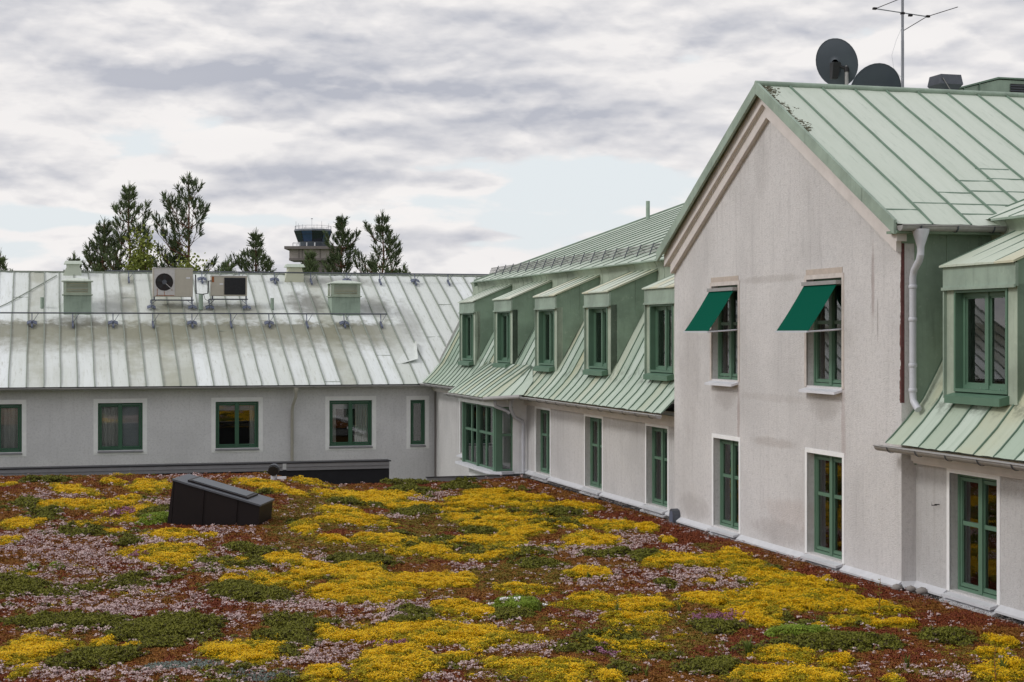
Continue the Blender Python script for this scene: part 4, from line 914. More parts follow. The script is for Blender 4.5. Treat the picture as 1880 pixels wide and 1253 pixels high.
def scatter(name, label, pts, sc, protos):
    k = len(protos); which = rng.integers(0, k, len(pts))
    me = bpy.data.meshes.new(name); me.vertices.add(len(pts)); me.vertices.foreach_set('co', pts.ravel().astype(np.float32))
    for nm, ty, dat in (('sc', 'FLOAT', sc.astype(np.float32)), ('which', 'INT', which.astype(np.int32))):
        at = me.attributes.new(nm, ty, 'POINT'); at.data.foreach_set('value', dat)
    rot = np.stack([rng.normal(0, .16, len(pts)), rng.normal(0, .16, len(pts)), rng.uniform(0, 6.28, len(pts))], -1).astype(np.float32)
    at = me.attributes.new('rot', 'FLOAT_VECTOR', 'POINT'); at.data.foreach_set('vector', rot.ravel()); me.update()
    o = bpy.data.objects.new(name, me); COL.objects.link(o); tag(o, label, 'plants', None, 'stuff')
    ng = bpy.data.node_groups.new(name, 'GeometryNodeTree'); ng.interface.new_socket('Geometry', in_out='INPUT', socket_type='NodeSocketGeometry'); ng.interface.new_socket('Geometry', in_out='OUTPUT', socket_type='NodeSocketGeometry')
    gi = ng.nodes.new('NodeGroupInput'); go = ng.nodes.new('NodeGroupOutput'); j = ng.nodes.new('GeometryNodeJoinGeometry')
    def attr(n, ty):
        a = ng.nodes.new('GeometryNodeInputNamedAttribute'); a.data_type = ty; a.inputs['Name'].default_value = n; return a.outputs['Attribute']
    asc, arot, aw = attr('sc', 'FLOAT'), attr('rot', 'FLOAT_VECTOR'), attr('which', 'INT')
    for i, pm in enumerate(protos):
        po = bpy.data.objects.new(pm.name, pm)
        oi = ng.nodes.new('GeometryNodeObjectInfo'); oi.inputs['Object'].default_value = po
        ip = ng.nodes.new('GeometryNodeInstanceOnPoints'); cmp = ng.nodes.new('FunctionNodeCompare'); cmp.data_type = 'INT'; cmp.operation = 'EQUAL'
        ng.links.new(aw, cmp.inputs[2]); cmp.inputs[3].default_value = i
        ng.links.new(gi.outputs[0], ip.inputs['Points']); ng.links.new(cmp.outputs[0], ip.inputs['Selection']); ng.links.new(oi.outputs['Geometry'], ip.inputs['Instance'])
        ng.links.new(arot, ip.inputs['Rotation']); ng.links.new(asc, ip.inputs['Scale']); ng.links.new(ip.outputs[0], j.inputs[0])
    ng.links.new(j.outputs[0], go.inputs[0])
    md = o.modifiers.new('scatter', 'NODES'); md.node_group = ng
    return o
def sample(density_near, density_far=None):
    """random points over the part of the roof that can be seen"""
    area = (V1-V0)*(U1-U0); n = int(area*density_near)
    v = rng.uniform(V0, V1-.28, n); u = rng.uniform(U0, U1-.05, n)
    X = P0[0]+v*D2[0]+u*D1[0]; Y = P0[1]+v*D2[1]+u*D1[1]
    keep = (abs(X) < Y*.36+2.6) & (Y > 14)
    k = np.clip(22/Y, .35, 1)                                   # thinner but larger with distance
    keep &= rng.random(n) < k**1.5
    X, Y = X[keep], Y[keep]; return X, Y, 1/np.clip(22/Y, .45, 1)**.6
HATCH = None
def place(sel, X, Y, S, T, lift=0.0, smin=.8, smax=1.25):
    v, u, yl, gr, ol, li, te, pk, mg = [a[sel] for a in T]
    z = zsurf(v, u)+relief(X[sel], Y[sel], v, u, yl, gr, li, ol)+lift
    hx, hy = X[sel]+5.86, Y[sel]-33.3
    return np.stack([X[sel], Y[sel], z], -1), S[sel]*rng.uniform(smin, smax, sel.sum())
def wall_near(X, Y): return sst(-2.2, -.6, (X-P0[0])*D2[0]+(Y-P0[1])*D2[1])
X, Y, S = sample(620)
T = list(types(X, Y)); T[2] = T[2]+rng.normal(0, .085, len(X)); T[3] = T[3]+rng.normal(0, .10, len(X)); v, u, yl, gr, ol, li, te, pk, mg = T; rd = rng.random(len(X))
dn = fbm(X*2.2, Y*2.2, 91, 4); br = fbm(X*.9, Y*.9, 95, 4)
isY = yl > .02; isL = (~isY) & (li > .05); isT = (~isY) & (~isL) & (te > 0); isG = (~isY) & (~isL) & (~isT) & (gr > .02)
rest = ~(isY | isL | isT | isG)
isO = rest & (ol + (br-.5)*1.5*(v < -2) > .0) & (rd < .8); halo = rest & (yl > -.30) & (rd < .6); isO = isO | halo; isB = rest & ~isO
rusty = isB & (br+rng.normal(0, .10, len(X))-.10*wall_near(X, Y) > .44); red = isB & ~rusty
bare = isY & ((dn < .42) | (yl < .10+.25*rng.random(len(X)))) & (rd < .8)                                      # thin places in the yellow
yp = [leafcluster('yp%d' % i, 35, .045, 0.0176, .05, .75, 'yellow_petal', 'yellow_green_leaf', .28, 1, i) for i in range(3)]
P_, S_ = place(isY & ~bare, X, Y, S, T); scatter('yellow_sedum', 'mats of bright yellow flowering stonecrop spread over the planted roof', P_, S_, yp)
P_, S_ = place(bare, X, Y, S, T); scatter('yellow_green_sedum', 'thin yellow green stonecrop leaves showing between the yellow flowers', P_, S_, [leafcluster('ygp%d' % i, 35, .05, 0.0185, .04, .6, 'yellow_green_leaf', 'orange_leaf', .25, 1.3, 10+i) for i in range(2)])
P_, S_ = place(isG & ((rd < .62) | (gr > .45)), X, Y, S, T); scatter('green_sedum', 'raised cushions of dark green leafy plants on the planted roof', P_, S_, [leafcluster('gp%d' % i, 45, .055, 0.0202, .065, .45, 'green_leaf', 'dark_leaf', .28, 1.7, 20+i) for i in range(3)])
P_, S_ = place(isL, X, Y, S, T); scatter('lime_sedum', 'small lime green cushion plants among the yellow mats', P_, S_, [leafcluster('lp%d' % i, 40, .05, 0.0185, .05, .6, 'lime_leaf', 'green_leaf', .2, 1.3, 30+i) for i in range(2)])
P_, S_ = place(isT, X, Y, S, T); scatter('grey_sedum', 'grey green stonecrop patches near the front edge of the planted roof', P_, S_, [leafcluster('tp%d' % i, 32, .05, 0.0202, .045, .5, 'teal_leaf', 'stalk', .3, 1.3, 40+i) for i in range(2)])
P_, S_ = place(isO, X, Y, S, T); scatter('olive_sedum', 'low olive and orange stonecrop carpet on the planted roof', P_, S_, [leafcluster('op%d' % i, 35, .055, 0.0193, .035, .55, 'olive_leaf', 'green_leaf', .3, 1.4, 50+i) for i in range(3)])
P_, S_ = place(red, X, Y, S, T); scatter('red_sedum', 'low dark red stonecrop carpet along the walls and between the mats', P_, S_, [leafcluster('rp%d' % i, 35, .055, 0.0202, .032, .5, 'red_leaf', 'brown_leaf', .25, 1.3, 60+i) for i in range(3)])
P_, S_ = place(rusty, X, Y, S, T); scatter('brown_sedum', 'low rusty brown stonecrop carpet on the planted roof', P_, S_, [leafcluster('bp%d' % i, 35, .055, 0.0202, .035, .5, 'brown_leaf', 'olive_leaf', .25, 1.4, 70+i) for i in range(3)])
X, Y, S = sample(330); T = types(X, Y); v, u, yl, gr, ol, li, te, pk, mg = T; rd = rng.random(len(X))
fine_ = fbm(X*5, Y*5, 33, 4, .65)
dens_ = np.clip(pk*.9+.16+.12*sst(0, -6, X), 0, .9)*sst(.39, .62, fine_)*.95+.025
okp = (yl < .0) & (gr < .12) & (rd < dens_)
P_, S_ = place(okp, X, Y, S, T); scatter('pink_flowers', 'pale pink stonecrop flower heads on thin red stalks over the planted roof', P_, S_, [headcluster('pp%d' % i, 4, .045, .019, .07, 'pink_petal', 'stalk', i) for i in range(4)])
okm = (mg > .1) & (rd < .35)
P_, S_ = place(okm, X, Y, S, T); scatter('magenta_flowers', 'few deep pink stonecrop flowers in small groups', P_, S_, [headcluster('mp%d' % i, 5, .045, .022, .085, 'magenta_petal', 'stalk', i) for i in range(2)])
sel = (li > -.1) & (rd < .05) & (yl < .2) & (X < 2) & (X > -3)
P_, S_ = place(sel, X, Y, S, T, .03); scatter('white_flowers', 'scattered small white flowers over the lime green cushions', P_, S_, [headcluster('wp%d' % i, 3, .04, .03, .05, 'white_trim', 'lime_leaf', i) for i in range(2)])

# grass tufts and tall weeds that can be counted
def ground_z(X, Y):
    X = np.array([X], float); Y = np.array([Y], float); v = (X-P0[0])*D2[0]+(Y-P0[1])*D2[1]; u = (X-P0[0])*D1[0]+(Y-P0[1])*D1[1]
    t = types(X, Y); return float((zsurf(v, u)+relief(X, Y, v, u, t[2], t[3], t[5], t[4]))[0])
def tuft(X, Y, h, n, spread, label, m='grass_leaf', name='grass_tuft', cat='plant'):
    z = ground_z(X, Y); o = wthing(name, label, cat, (X, Y, z-.01), 0, 'plants standing above the carpet'); b = MB()
    for i in range(n):
        a = random.uniform(0, 6.28); l = h*random.uniform(.5, 1); s = spread*random.uniform(.2, 1); w = .006*random.uniform(.8, 1.5)
        d = Vector((math.cos(a), math.sin(a), 0)); q = Vector((-d.y, d.x, 0))*w
        p0 = d*.01; p1 = d*s*.35+Vector((0, 0, l*.6)); p2 = d*s+Vector((0, 0, l*.95))
        b.add([p0-q, p0+q, p1+q, p1-q], [(0, 1, 2, 3)]); b.add([p1-q, p1+q, p2], [(0, 1, 2)])
    b.build('leaves', MAT[m], o); return o
def weed(X, Y, h, label, m='green_leaf'):
    z = ground_z(X, Y); o = wthing('tall_weed', label, 'plant', (X, Y, z-.01), random.uniform(0, 6), 'plants standing above the carpet')
    b = MB(); b.tube([(0, 0, 0), (.01, .01, h*.5), (0, .02, h)], [.006, .005, .003], 5); b.build('stem', MAT['stalk'], o)
    b = MB()
    for i in range(26):
        t = i/26; a = i*2.4; l = .09*(1-t*.6); d = Vector((math.cos(a), math.sin(a), .45)).normalized(); p = Vector((0, .01, h*(.1+.88*t))); q = Vector((-d.y, d.x, 0))*.014
        b.add([p, p+d*l*.5+q, p+d*l, p+d*l*.5-q], [(0, 1, 2, 3)])
    b.build('leaves', MAT[m], o); return o
TUFTS = [(2.86, 19.74, 0.3, 46, 0.22, 'large grass tuft between the brown carpet and the right hand green cushions'), (2.34, 22.85, 0.24, 20, 0.09, 'dark upright tuft right of the long yellow strip, below the green cushion'), (4.58, 18.94, 0.24, 22, 0.09, 'dark upright tuft in the right foreground below the green cushion'), (0.39, 22.85, 0.24, 26, 0.08, 'broad upright green tuft on the lime cushion'), (5.64, 18.79, 0.26, 22, 0.1, 'dark upright tuft at the far right foreground'), (1.21, 25.92, 0.2, 18, 0.07, 'small dark tuft on the round yellow patch left of the gable'), (2.55, 26.39, 0.22, 22, 0.12, 'low grass tuft in front of the broad yellow patch near the gable windows'), (1.43, 22.33, 0.22, 16, 0.08, 'thin pale tuft between yellow strip and olive carpet'), (1.52, 18.49, 0.2, 16, 0.08, 'short tuft at the bottom edge below the olive cushion'), (-7.81, 39.73, 0.22, 12, 0.1, 'dry brown tuft behind the hatch')]
WEEDS = [(5.08, 22.63, 0.5, 'tall leafy weed standing in the yellow mat near the corner'), (5.39, 18.2, 0.4, 'leafy weed in the right foreground'), (1.44, 22.41, 0.25, 'small upright weed beside the pale tuft'), (2.53, 19.74, 0.22, 'small weed beside the large grass tuft')]
for (X_, Y_, h, n, s, lab) in TUFTS: tuft(X_, Y_, h, n, s, lab)
for (X_, Y_, h, lab) in WEEDS: weed(X_, Y_, h, lab)
def stone(v, u, r, label):
    o = thing('stone', label, 'stone', (v, u, r*.4), 'stones at the foot of the wall corner'); b = MB(); vs = []; fs = []
    for i in range(5):
        for k in range(8):
            th = math.pi*(i/4); q = 2*math.pi*k/8; rr = r*random.uniform(.88, 1.1)
            vs.append((v+rr*1.1*math.sin(th)*math.cos(q), u+rr*math.sin(th)*math.sin(q), r*.4+rr*.7*math.cos(th)))
    for i in range(4):
        for k in range(8): fs.append((i*8+k, i*8+(k+1) % 8, (i+1)*8+(k+1) % 8, (i+1)*8+k))
    b.add(vs, fs, 0, True); b.build('stone_body', MAT['rubble'], o)
stone(-.12, -.08, .085, 'grey stone at the wall corner, nearest the gable of the three'); stone(.02, -.25, .08, 'grey stone in the middle of the three at the wall corner'); stone(.08, -.46, .085, 'grey stone at the wall corner, nearest the tall window of the three')
# gravel along the wall foot
n = 1500; u = rng.uniform(-8, 21, n); v = -.12-np.abs(rng.normal(0, .12, n))+np.where((u > 9.45) | (u < 0), .25, 0)
X = P0[0]+v*D2[0]+u*D1[0]; Y = P0[1]+v*D2[1]+u*D1[1]
me = leafcluster('gv', 7, .05, .02, .02, .5, 'rubble', None, 0, 1, 3)
scatter('gravel', 'thin line of grey gravel and debris along the foot of the walls', np.stack([X, Y, np.zeros(n)+.0], -1), rng.uniform(.5, 1.1, n), [me])

# ================================================================== THINGS ON THE PLANTED ROOF
pa = thing('parapet', 'long black and grey capped parapet beyond the planted roof, in front of the back building', 'parapet', (-10, 22, -.6))
b = MB(); b.box(-24, -3.5, 22.02, 22.4, -4.4, .17); b.build('upstand', MAT['black_felt'], pa)
for i, (a, c) in enumerate([(-24, -17), (-17, -10.5), (-10.5, -6.45), (-6.35, -3.5)]):
    b = MB(); b.box(a, c-.006, 21.98, 22.02, .18, .27); b.box(a, c-.006, 21.96, 22.02, .275, .37); b.build('fascia_board', MAT['flash_grey'], pa)
b = MB(); b.box(-24, -3.46, 21.94, 22.45, .372, .40); b.build('coping', MAT['black_felt'], pa)
pb = thing('edge_kerb', 'thin grey edge strip with black cap between the planted roof and the bay window', 'kerb', (-1.2, 21.1, -.2))
b = MB(); b.box(-2.66, .2, 21.0, 21.06, -.3, -.02); b.build('kerb_face', MAT['flash_grey'], pb)
b = MB(); b.box(-2.68, .2, 20.98, 21.1, -.018, .0); b.build('kerb_cap', MAT['black_felt'], pb)
# roof hatch
hz = ground_z(-5.9, 32.4)-.03
ht = wthing('roof_hatch', 'dark brown metal box hatch with sloping lid on the planted roof', 'roof hatch', (-5.86, 32.2, hz+.02), R(-5)); ht.rotation_euler = (0, R(4), R(-5))
L_, D_ = 1.74, 1.1; b = MB()
z0l, z1r = .86, .50
def lid(x): return z0l+(z1r-z0l)*(x+L_/2)/L_
e = [(-L_/2, lid(-L_/2)), (-.26, lid(-.26)), (.42, lid(.42)), (L_/2, lid(L_/2))]
for (xa, za), (xb, zb) in zip(e, e[1:]):
    b = MB(); sh = .05
    b.hexa([(xa+.004+0, 0, -.12), (xb-.004, 0, -.12), (xb-.004, .02, -.12), (xa+.004, .02, -.12), (xa+.004, 0, za), (xb-.004, 0, zb), (xb-.004, .02, zb), (xa+.004, .02, za)])
    b.box(xb-.015, xb+.004, -.018, 0, -.12, min(za, zb)); b.build('side_panel', MAT['dark_metal'], ht)
b = MB(); b.hexa([(-L_/2, 0.021, -.12), (L_/2, .021, -.12), (L_/2, D_, -.12), (-L_/2, D_, -.12), (-L_/2, .021, z0l-.01), (L_/2, .021, z1r-.01), (L_/2, D_, z1r-.01), (-L_/2, D_, z0l-.01)]); b.build('casing', MAT['dark_metal'], ht)
for k in range(3):
    b = MB(); y0, y1 = .0+k*.36, .30+k*.36
    b.hexa([(-L_/2-.10, y0, -.1), (-L_/2-.005, y0, -.1), (-L_/2-.005, y1, -.1), (-L_/2-.10, y1, -.1), (-L_/2-.03, y0, z0l+.01), (-L_/2-.005, y0, z0l), (-L_/2-.005, y1, z0l), (-L_/2-.03, y1, z0l+.01)]); b.build('end_fin', MAT['dark_metal'], ht)
def lidpl(xa, xb, y0, y1, t0, t1, m, name):
    b = MB(); b.hexa([(xa, y0, lid(xa)+t0), (xb, y0, lid(xb)+t0), (xb, y1, lid(xb)+t0), (xa, y1, lid(xa)+t0), (xa, y0, lid(xa)+t1), (xb, y0, lid(xb)+t1), (xb, y1, lid(xb)+t1), (xa, y1, lid(xa)+t1)]); return b.build(name, MAT[m], ht)
lidpl(-L_/2-.04, L_/2+.03, -.04, D_+.04, .0, .035, 'galv_dark', 'lid_rim'); lidpl(-L_/2+.22, L_/2-.28, .16, D_-.12, .036, .07, 'dark_metal', 'lid')
lidpl(-L_/2+.28, L_/2-.34, .24, D_-.2, .071, .08, 'dish_grey', 'lid_panel')
# round vent
vz = ground_z(-5.95, 41.2)
rv = wthing('vent_pipe', 'small round capped vent pipe standing in the flowers near the parapet', 'vent pipe', (-6.02, 41.3, vz))
b = MB(); b.tube([(0, 0, -.1), (0, 0, .25)], .08, 14); b.build('pipe', MAT['pipe_white'], rv)
b = MB(); b.tube([(0, .0, .32), (0, -.12, .30)], .125, 18); b.build('outlet', MAT['black_plastic'], rv)
b = MB(); b.tube([(0, .10, .34), (0, -.05, .325)], .14, 18); b.build('cowl', MAT['galv_dark'], rv)
b = MB(); b.box(.1, .32, -.1, 0, .1, .16); b.build('bracket', MAT['sheet_white'], rv)
# outlet box at the foot of the gable
ob = thing('grey_box', 'rounded grey metal box at the foot of the wall where gable and low wall meet', 'box', (-.12, 9.25, 0))
b = MB(); prof = [(-.12, -.02), (-.12, .17), (-.08, .25), (.02, .28), (.10, .24), (.12, .15), (.12, -.02)]
b.prism([(-.16, 9.22+y, z) for y, z in prof], (.15, 0, 0)); b.build('casing', MAT['galv_dark'], ob)
b = MB(); b.prism([(-.166, 9.22+y*.8, z*.85) for y, z in prof], (.006, 0, 0)); b.build('cover', MAT['bracket_blue'], ob)
for z in (.92, 1.23, 1.6): 
    h = thing('wall_bracket', 'small rusty wall bracket beside the last low window, %s of three' % {.92: 'lowest', 1.23: 'middle', 1.6: 'topmost'}[z], 'bracket', (.24, 9.75, z), 'small brackets in the wall corner')
    b = MB(); b.box(.17, .25, 9.74, 9.76, z, z+.015); b.box(.17, .185, 9.74, 9.76, z-.05, z); b.build('strap', MAT['rust'], h)

# ================================================================== FITTINGS ON THE BACK ROOF
def roof_rail(name, label, vs, u, up, v0, v1, ustep=.0, feet_plate=True):
    t = thing(name, label, 'rail', ((v0+v1)/2, u, bz(u)))
    b = MB(); b.tube([(v0, u-.0, bz(u)+up), (v1, u, bz(u)+up)], .025, 8); b.build('rail', MAT['galv_dark'], t)
    me1 = me2 = None
    for i, x in enumerate(vs):
        b = MB(); b.tube([(x, u-.12, bz(u-.12)+.02), (x, u, bz(u)+up)], .018, 6); b.tube([(x+.02, u-.05, bz(u)+.10), (x+.22, u, bz(u)+up-.01)], .009, 5)
        wing = i % 2 == 1
        b.hexa([(x-.03, u-.35, bz(u-.35)+.05), (x+.03, u-.35, bz(u-.35)+.05), (x+.03, u+.05, bz(u+.05)+.05), (x-.03, u+.05, bz(u+.05)+.05), (x-.03, u-.35, bz(u-.35)+.12), (x+.03, u-.35, bz(u-.35)+.12), (x+.03, u+.05, bz(u+.05)+.13), (x-.03, u+.05, bz(u+.05)+.13)])
        if wing:
            for s in (-1, 1): b.hexa([(x+s*.03, u-.2, bz(u-.2)+.15), (x+s*.17, u-.2, bz(u-.2)+.10), (x+s*.17, u, bz(u)+.10), (x+s*.03, u, bz(u)+.15), (x+s*.03, u-.2, bz(u-.2)+.18), (x+s*.17, u-.2, bz(u-.2)+.13), (x+s*.17, u, bz(u)+.13), (x+s*.03, u, bz(u)+.18)])
        b.build('bracket', MAT['bracket_blue'], t)
    return t
roof_rail('snow_rail', 'thin metal rail on brackets running across the middle of the pale back roof', [-14.5+1.365*i for i in range(11)], 36.6, .42, -16, -.6)
roof_rail('ridge_rail', 'thin metal rail just below the ridge of the pale back roof', [-9.7, -7.0, -5.6, -4.26, -2.86, -1.45, -.16, 1.24, 2.58], 40.3, .36, -10.5, 5.5)
def ac(name, v0, v1, z0, z1, kind, label):
    u = 37.9; dep = .42; t = thing(name, label, 'fan unit', ((v0+v1)/2, u, bz(u)), 'fan units on legs on the back roof')
    zf = z0-.12
    b = MB(); b.box(v0, v1, u, u+dep, z0, z1); b.build('housing', MAT['ac_beige'], t)
    b = MB(); b.box(v0-.012, v1+.012, u-.012, u+dep+.01, z1, z1+.03); b.build('top_cover', MAT['ac_light'], t)
    if kind == 1:
        cx, cz, r = v0+.40, (z0+z1)/2+.02, .305
        b = MB(); b.box(v0+.04, v0+.77, u-.012, u, z0+.03, z1-.02); b.build('front_panel', MAT['ac_light'], t)
        b = MB(); b.box(v0+.79, v1-.02, u-.010, u, z0+.02, z1-.02); b.build('side_panel', MAT['ac_beige'], t)
        b = MB(); pts = [(cx+r*math.cos(q*.2618), u-.016, cz+r*math.sin(q*.2618)) for q in range(24)]; b.add(pts, [tuple(range(24))]); b.tube([pts[i] for i in range(24)]+[pts[0]], .012, 5, cap=False); fo = b.build('fan_opening', MAT['fan_dark'], t)
        b = MB()
        for k in range(5):
            a = k*1.2566; b.add([(cx+.06*math.cos(a), u-.02, cz+.06*math.sin(a)), (cx+.27*math.cos(a), u-.019, cz+.27*math.sin(a)), (cx+.27*math.cos(a+.5), u-.03, cz+.27*math.sin(a+.5)), (cx+.07*math.cos(a+.7), u-.028, cz+.07*math.sin(a+.7))], [(0, 1, 2, 3)])
        b.build('fan_blade', MAT['black_plastic'], fo)
        b = MB(); b.tube([(cx, u-.06, cz), (cx, u-.02, cz)], .085, 16); b.build('fan_hub', MAT['galv_dark'], fo)
        b = MB(); b.tube([(cx+.04, u-.05, cz-.05), (cx+.29, u-.03, cz-.27)], .012, 5); b.build('guard_arm', MAT['ac_light'], fo)
        b = MB()
        for (x, z, h) in ((cx-.25, z0+.05, .24), (cx, z0+.05, .14), (cx+.02, z0+.02, .02), (cx+.27, z0+.22, .05)): b.box(x-.01, x+.01, u-.016, u-.012, z, z+h)
        b.box(v0+.1, v0+.75, u-.016, u-.012, z0+.035, z0+.055); b.build('rust_streak', MAT['rust'], t)
        b = MB(); b.box(v1-.24, v1-.10, u-.016, u-.010, z1-.36, z1-.31); b.build('badge', MAT['sheet_white'], t)
    else:
        b = MB(); b.box(v1-.83, v1-.06, u-.02, u, z0+.05, z1-.05); co_ = b.build('coil', MAT['ac_coil'], t)
        me_ = None
        for k in range(17):
            z = z0+.08+k*.038
            if z > z1-.07: break
            if me_ is None:
                b = MB(); b.box(v1-.83, v1-.06, u-.032, u-.02, z, z+.012); o = b.build('coil_fin', MAT['black_plastic'], co_); me_ = o.data; zz = z
            else: o = bpy.data.objects.new('coil_fin', me_); COL.objects.link(o); o.parent = co_; o.location = (0, 0, z-zz)
        b = MB(); b.box(v0+.01, v1-.86, u-.010, u, z0+.02, z1-.02); b.build('side_panel', MAT['ac_beige'], t)
        b = MB(); b.box(v0+.30, v0+.43, u-.016, u-.010, z1-.31, z1-.26); b.build('badge', MAT['sheet_white'], t)
        b = MB(); b.box(v0+.02, v0+.10, u-.014, u-.01, z1-.22, z1-.02); b.build('rust_streak', MAT['rust'], t)
    b = MB(); b.box(v0-.06, v1+.03, u-.02, u+.03, zf-.02, zf+.02); b.box(v0-.06, v1+.03, u+dep-.04, u+dep, zf-.02, zf+.02)
    for x in (v0+.02, v1-.06): b.box(x, x+.05, u, u+.05, zf+.02, z0)
    b.build('stand_rail', MAT['galv_dark'], t)
    for x in (v0-.06, v1-.02):
        b = MB(); b.tube([(x, u-.0, zf), (x, u-.06, bz(u-.06)+.05)], .016, 6); b.tube([(x, u+dep, zf), (x, u+dep, bz(u+dep)+.02)], .016, 6); s = 1 if x < (v0+v1)/2 else -1
        b.tube([(x, u, bz(u)+.18), (x+s*.2, u, zf)], .01, 5)
        for q in (-1, 1): b.hexa([(x+q*.02, u-.16, bz(u-.16)+.12), (x+q*.15, u-.16, bz(u-.16)+.07), (x+q*.15, u+.02, bz(u)+.08), (x+q*.02, u+.02, bz(u)+.13), (x+q*.02, u-.16, bz(u-.16)+.15), (x+q*.15, u-.16, bz(u-.16)+.10), (x+q*.15, u+.02, bz(u)+.11), (x+q*.02, u+.02, bz(u)+.16)])
        b.build('leg', MAT['bracket_blue'], t)
    return t
ac('condenser_unit', -8.95, -7.53, 5.24, 6.26, 1, 'taller beige fan unit with round dark fan on the back roof')
ac('condenser_unit', -6.87, -5.57, 5.28, 6.0, 2, 'lower beige unit with black ribbed coil panel on the back roof')
cp = thing('refrigerant_pipes', 'black insulated pipes joining the two fan units and dropping into a green pipe', 'pipes', (-7.3, 37.8, bz(37.8)))
b = MB(); b.tube([(-7.25, 37.85, bz(37.85)), (-7.25, 37.85, 5.33)], .08, 14); b.build('green_sleeve', MAT['copper_fascia'], cp)
b = MB(); b.tube([(-7.44, 37.86, 6.05), (-7.42, 37.84, 5.36), (-7.2, 37.82, 5.33), (-7.0, 37.82, 5.37), (-6.98, 37.82, 5.82), (-6.87, 37.84, 5.82)], .024, 8); b.build('insulated_pipe', MAT['black_plastic'], cp)
b = MB(); b.tube([(-7.15, 37.8, 5.32), (-7.1, 37.78, 5.15), (-6.95, 37.78, 5.08), (-6.85, 37.8, 5.12)], .01, 6); b.tube([(-7.1, 37.8, 4.9), (-6.95, 37.8, 4.95), (-6.8, 37.8, 5.12)], .007, 5); b.build('cable', MAT['black_plastic'], cp)
def louvre(v0, v1, label):
    u0 = 37.42; u1 = u0+.9; t = thing('roof_vent', label, 'roof vent', ((v0+v1)/2, u0, bz(u0)), 'louvred vents on the back roof')
    b = MB(); b.box(v0, v1, u0, u1, bz(u0)-.05, 5.26); b.box((v0+v1)/2-.01, (v0+v1)/2+.01, u0-.012, u0, bz(u0), 5.26); b.build('shaft', MAT['copper_fascia'], t)
    b = MB(); b.box(v0-.05, v1+.05, u0-.05, u1+.05, 5.262, 5.30); b.build('collar', MAT['copper_clad_pale'], t)
    b = MB(); b.box(v0+.10, v1-.06, u0+.08, u1-.06, 5.30, 5.75)
    for (x0, x1) in ((v0+.0, v0+.09), (v1-.12, v1-.0)): b.box(x0, x1, u0, u0+.06, 5.30, 5.75)
    b.box(v0+.09, v1-.12, u0, u0+.06, 5.30, 5.36); b.box(v0+.09, v1-.12, u0, u0+.06, 5.71, 5.75)
    b.box(v0, v0+.06, u1-.12, u1, 5.30, 5.75); b.build('head', MAT['copper_clad_pale'], t)
    me_ = None
    for k in range(8):
        z = 5.365+k*.043
        if me_ is None:
            b = MB(); b.hexa([(v0+.09, u0-.005, z), (v1-.12, u0-.005, z), (v1-.12, u0+.05, z+.022), (v0+.09, u0+.05, z+.022), (v0+.09, u0-.005, z+.01), (v1-.12, u0-.005, z+.01), (v1-.12, u0+.05, z+.032), (v0+.09, u0+.05, z+.032)])
            b.hexa([(v0-.005, u0+.08, z), (v0+.05, u0+.08, z+.022), (v0+.05, u1-.14, z+.022), (v0-.005, u1-.14, z), (v0-.005, u0+.08, z+.01), (v0+.05, u0+.08, z+.032), (v0+.05, u1-.14, z+.032), (v0-.005, u1-.14, z+.01)])
            o = b.build('louvre_blade', MAT['copper_dormer'], t); me_ = o.data; zz = z
        else: o = bpy.data.objects.new('louvre_blade', me_); COL.objects.link(o); o.parent = t; o.location = (0, 0, z-zz)
    cx, cy = (v0+v1)/2, (u0+u1)/2; b = MB(); vs = []
    for (s, z) in ((.0, 5.75), (.0, 5.78), (.28, 5.86), (.46, 5.885)): vs += [(v0-.07+s, u0-.07+s, z), (v1+.07-s, u0-.07+s, z), (v1+.07-s, u1+.07-s, z), (v0-.07+s, u1+.07-s, z)]
    fs = [(3, 2, 1, 0), (12, 13, 14, 15)]+[(r*4+i, r*4+(i+1) % 4, r*4+4+(i+1) % 4, r*4+4+i) for r in range(3) for i in range(4)]
    b.add(vs, fs); b.build('cap', MAT['copper_gable'], t)
louvre(-12.07, -11.12, 'louvred green metal vent with low cap at the left end of the back roof')
louvre(-2.52, -1.45, 'louvred green metal vent with low cap nearest the mansard end of the back roof')
def cowl(v0, v1, u0, z1, label):
    t = thing('roof_vent', label, 'roof vent', ((v0+v1)/2, u0, bz(u0)), 'capped vents at the ridge of the back roof')
    z0 = bz(min(u0, 41))-.1; b = MB(); cx = (v0+v1)/2; w = (v1-v0)/2; dd = .5
    vs = []
    for (s, z) in ((1.0, z0), (1.0, z1-.34), (.80, z1-.22), (.80, z1-.1)): vs += [(cx-w*s, u0, z), (cx+w*s, u0, z), (cx+w*s, u0+dd, z), (cx-w*s, u0+dd, z)]
    vs[0] = (cx-w*1.35, u0, z0); 
    b.add(vs, [(r*4+i, r*4+(i+1) % 4, r*4+4+(i+1) % 4, r*4+4+i) for r in range(3) for i in range(4)]); b.build('shaft', MAT['copper_dormer'], t)
    b = MB(); b.hexa([(cx-w*1.12, u0-.1, z1-.1), (cx+w*1.12, u0-.1, z1-.1), (cx+w*1.12, u0+dd+.1, z1-.1), (cx-w*1.12, u0+dd+.1, z1-.1), (cx-w*.95, u0+.02, z1+.02), (cx+w*.95, u0+.02, z1+.02), (cx+w*.95, u0+dd, z1+.02), (cx-w*.95, u0+dd, z1+.02)]); b.build('cap', MAT['copper_gable'], t)
cowl(-12.0, -11.4, 40.7, 6.60, 'squat capped vent on the ridge behind the left louvred vent'); cowl(-3.78, -3.12, 40.3, 6.56, 'squat capped vent on the ridge in front of the control tower')
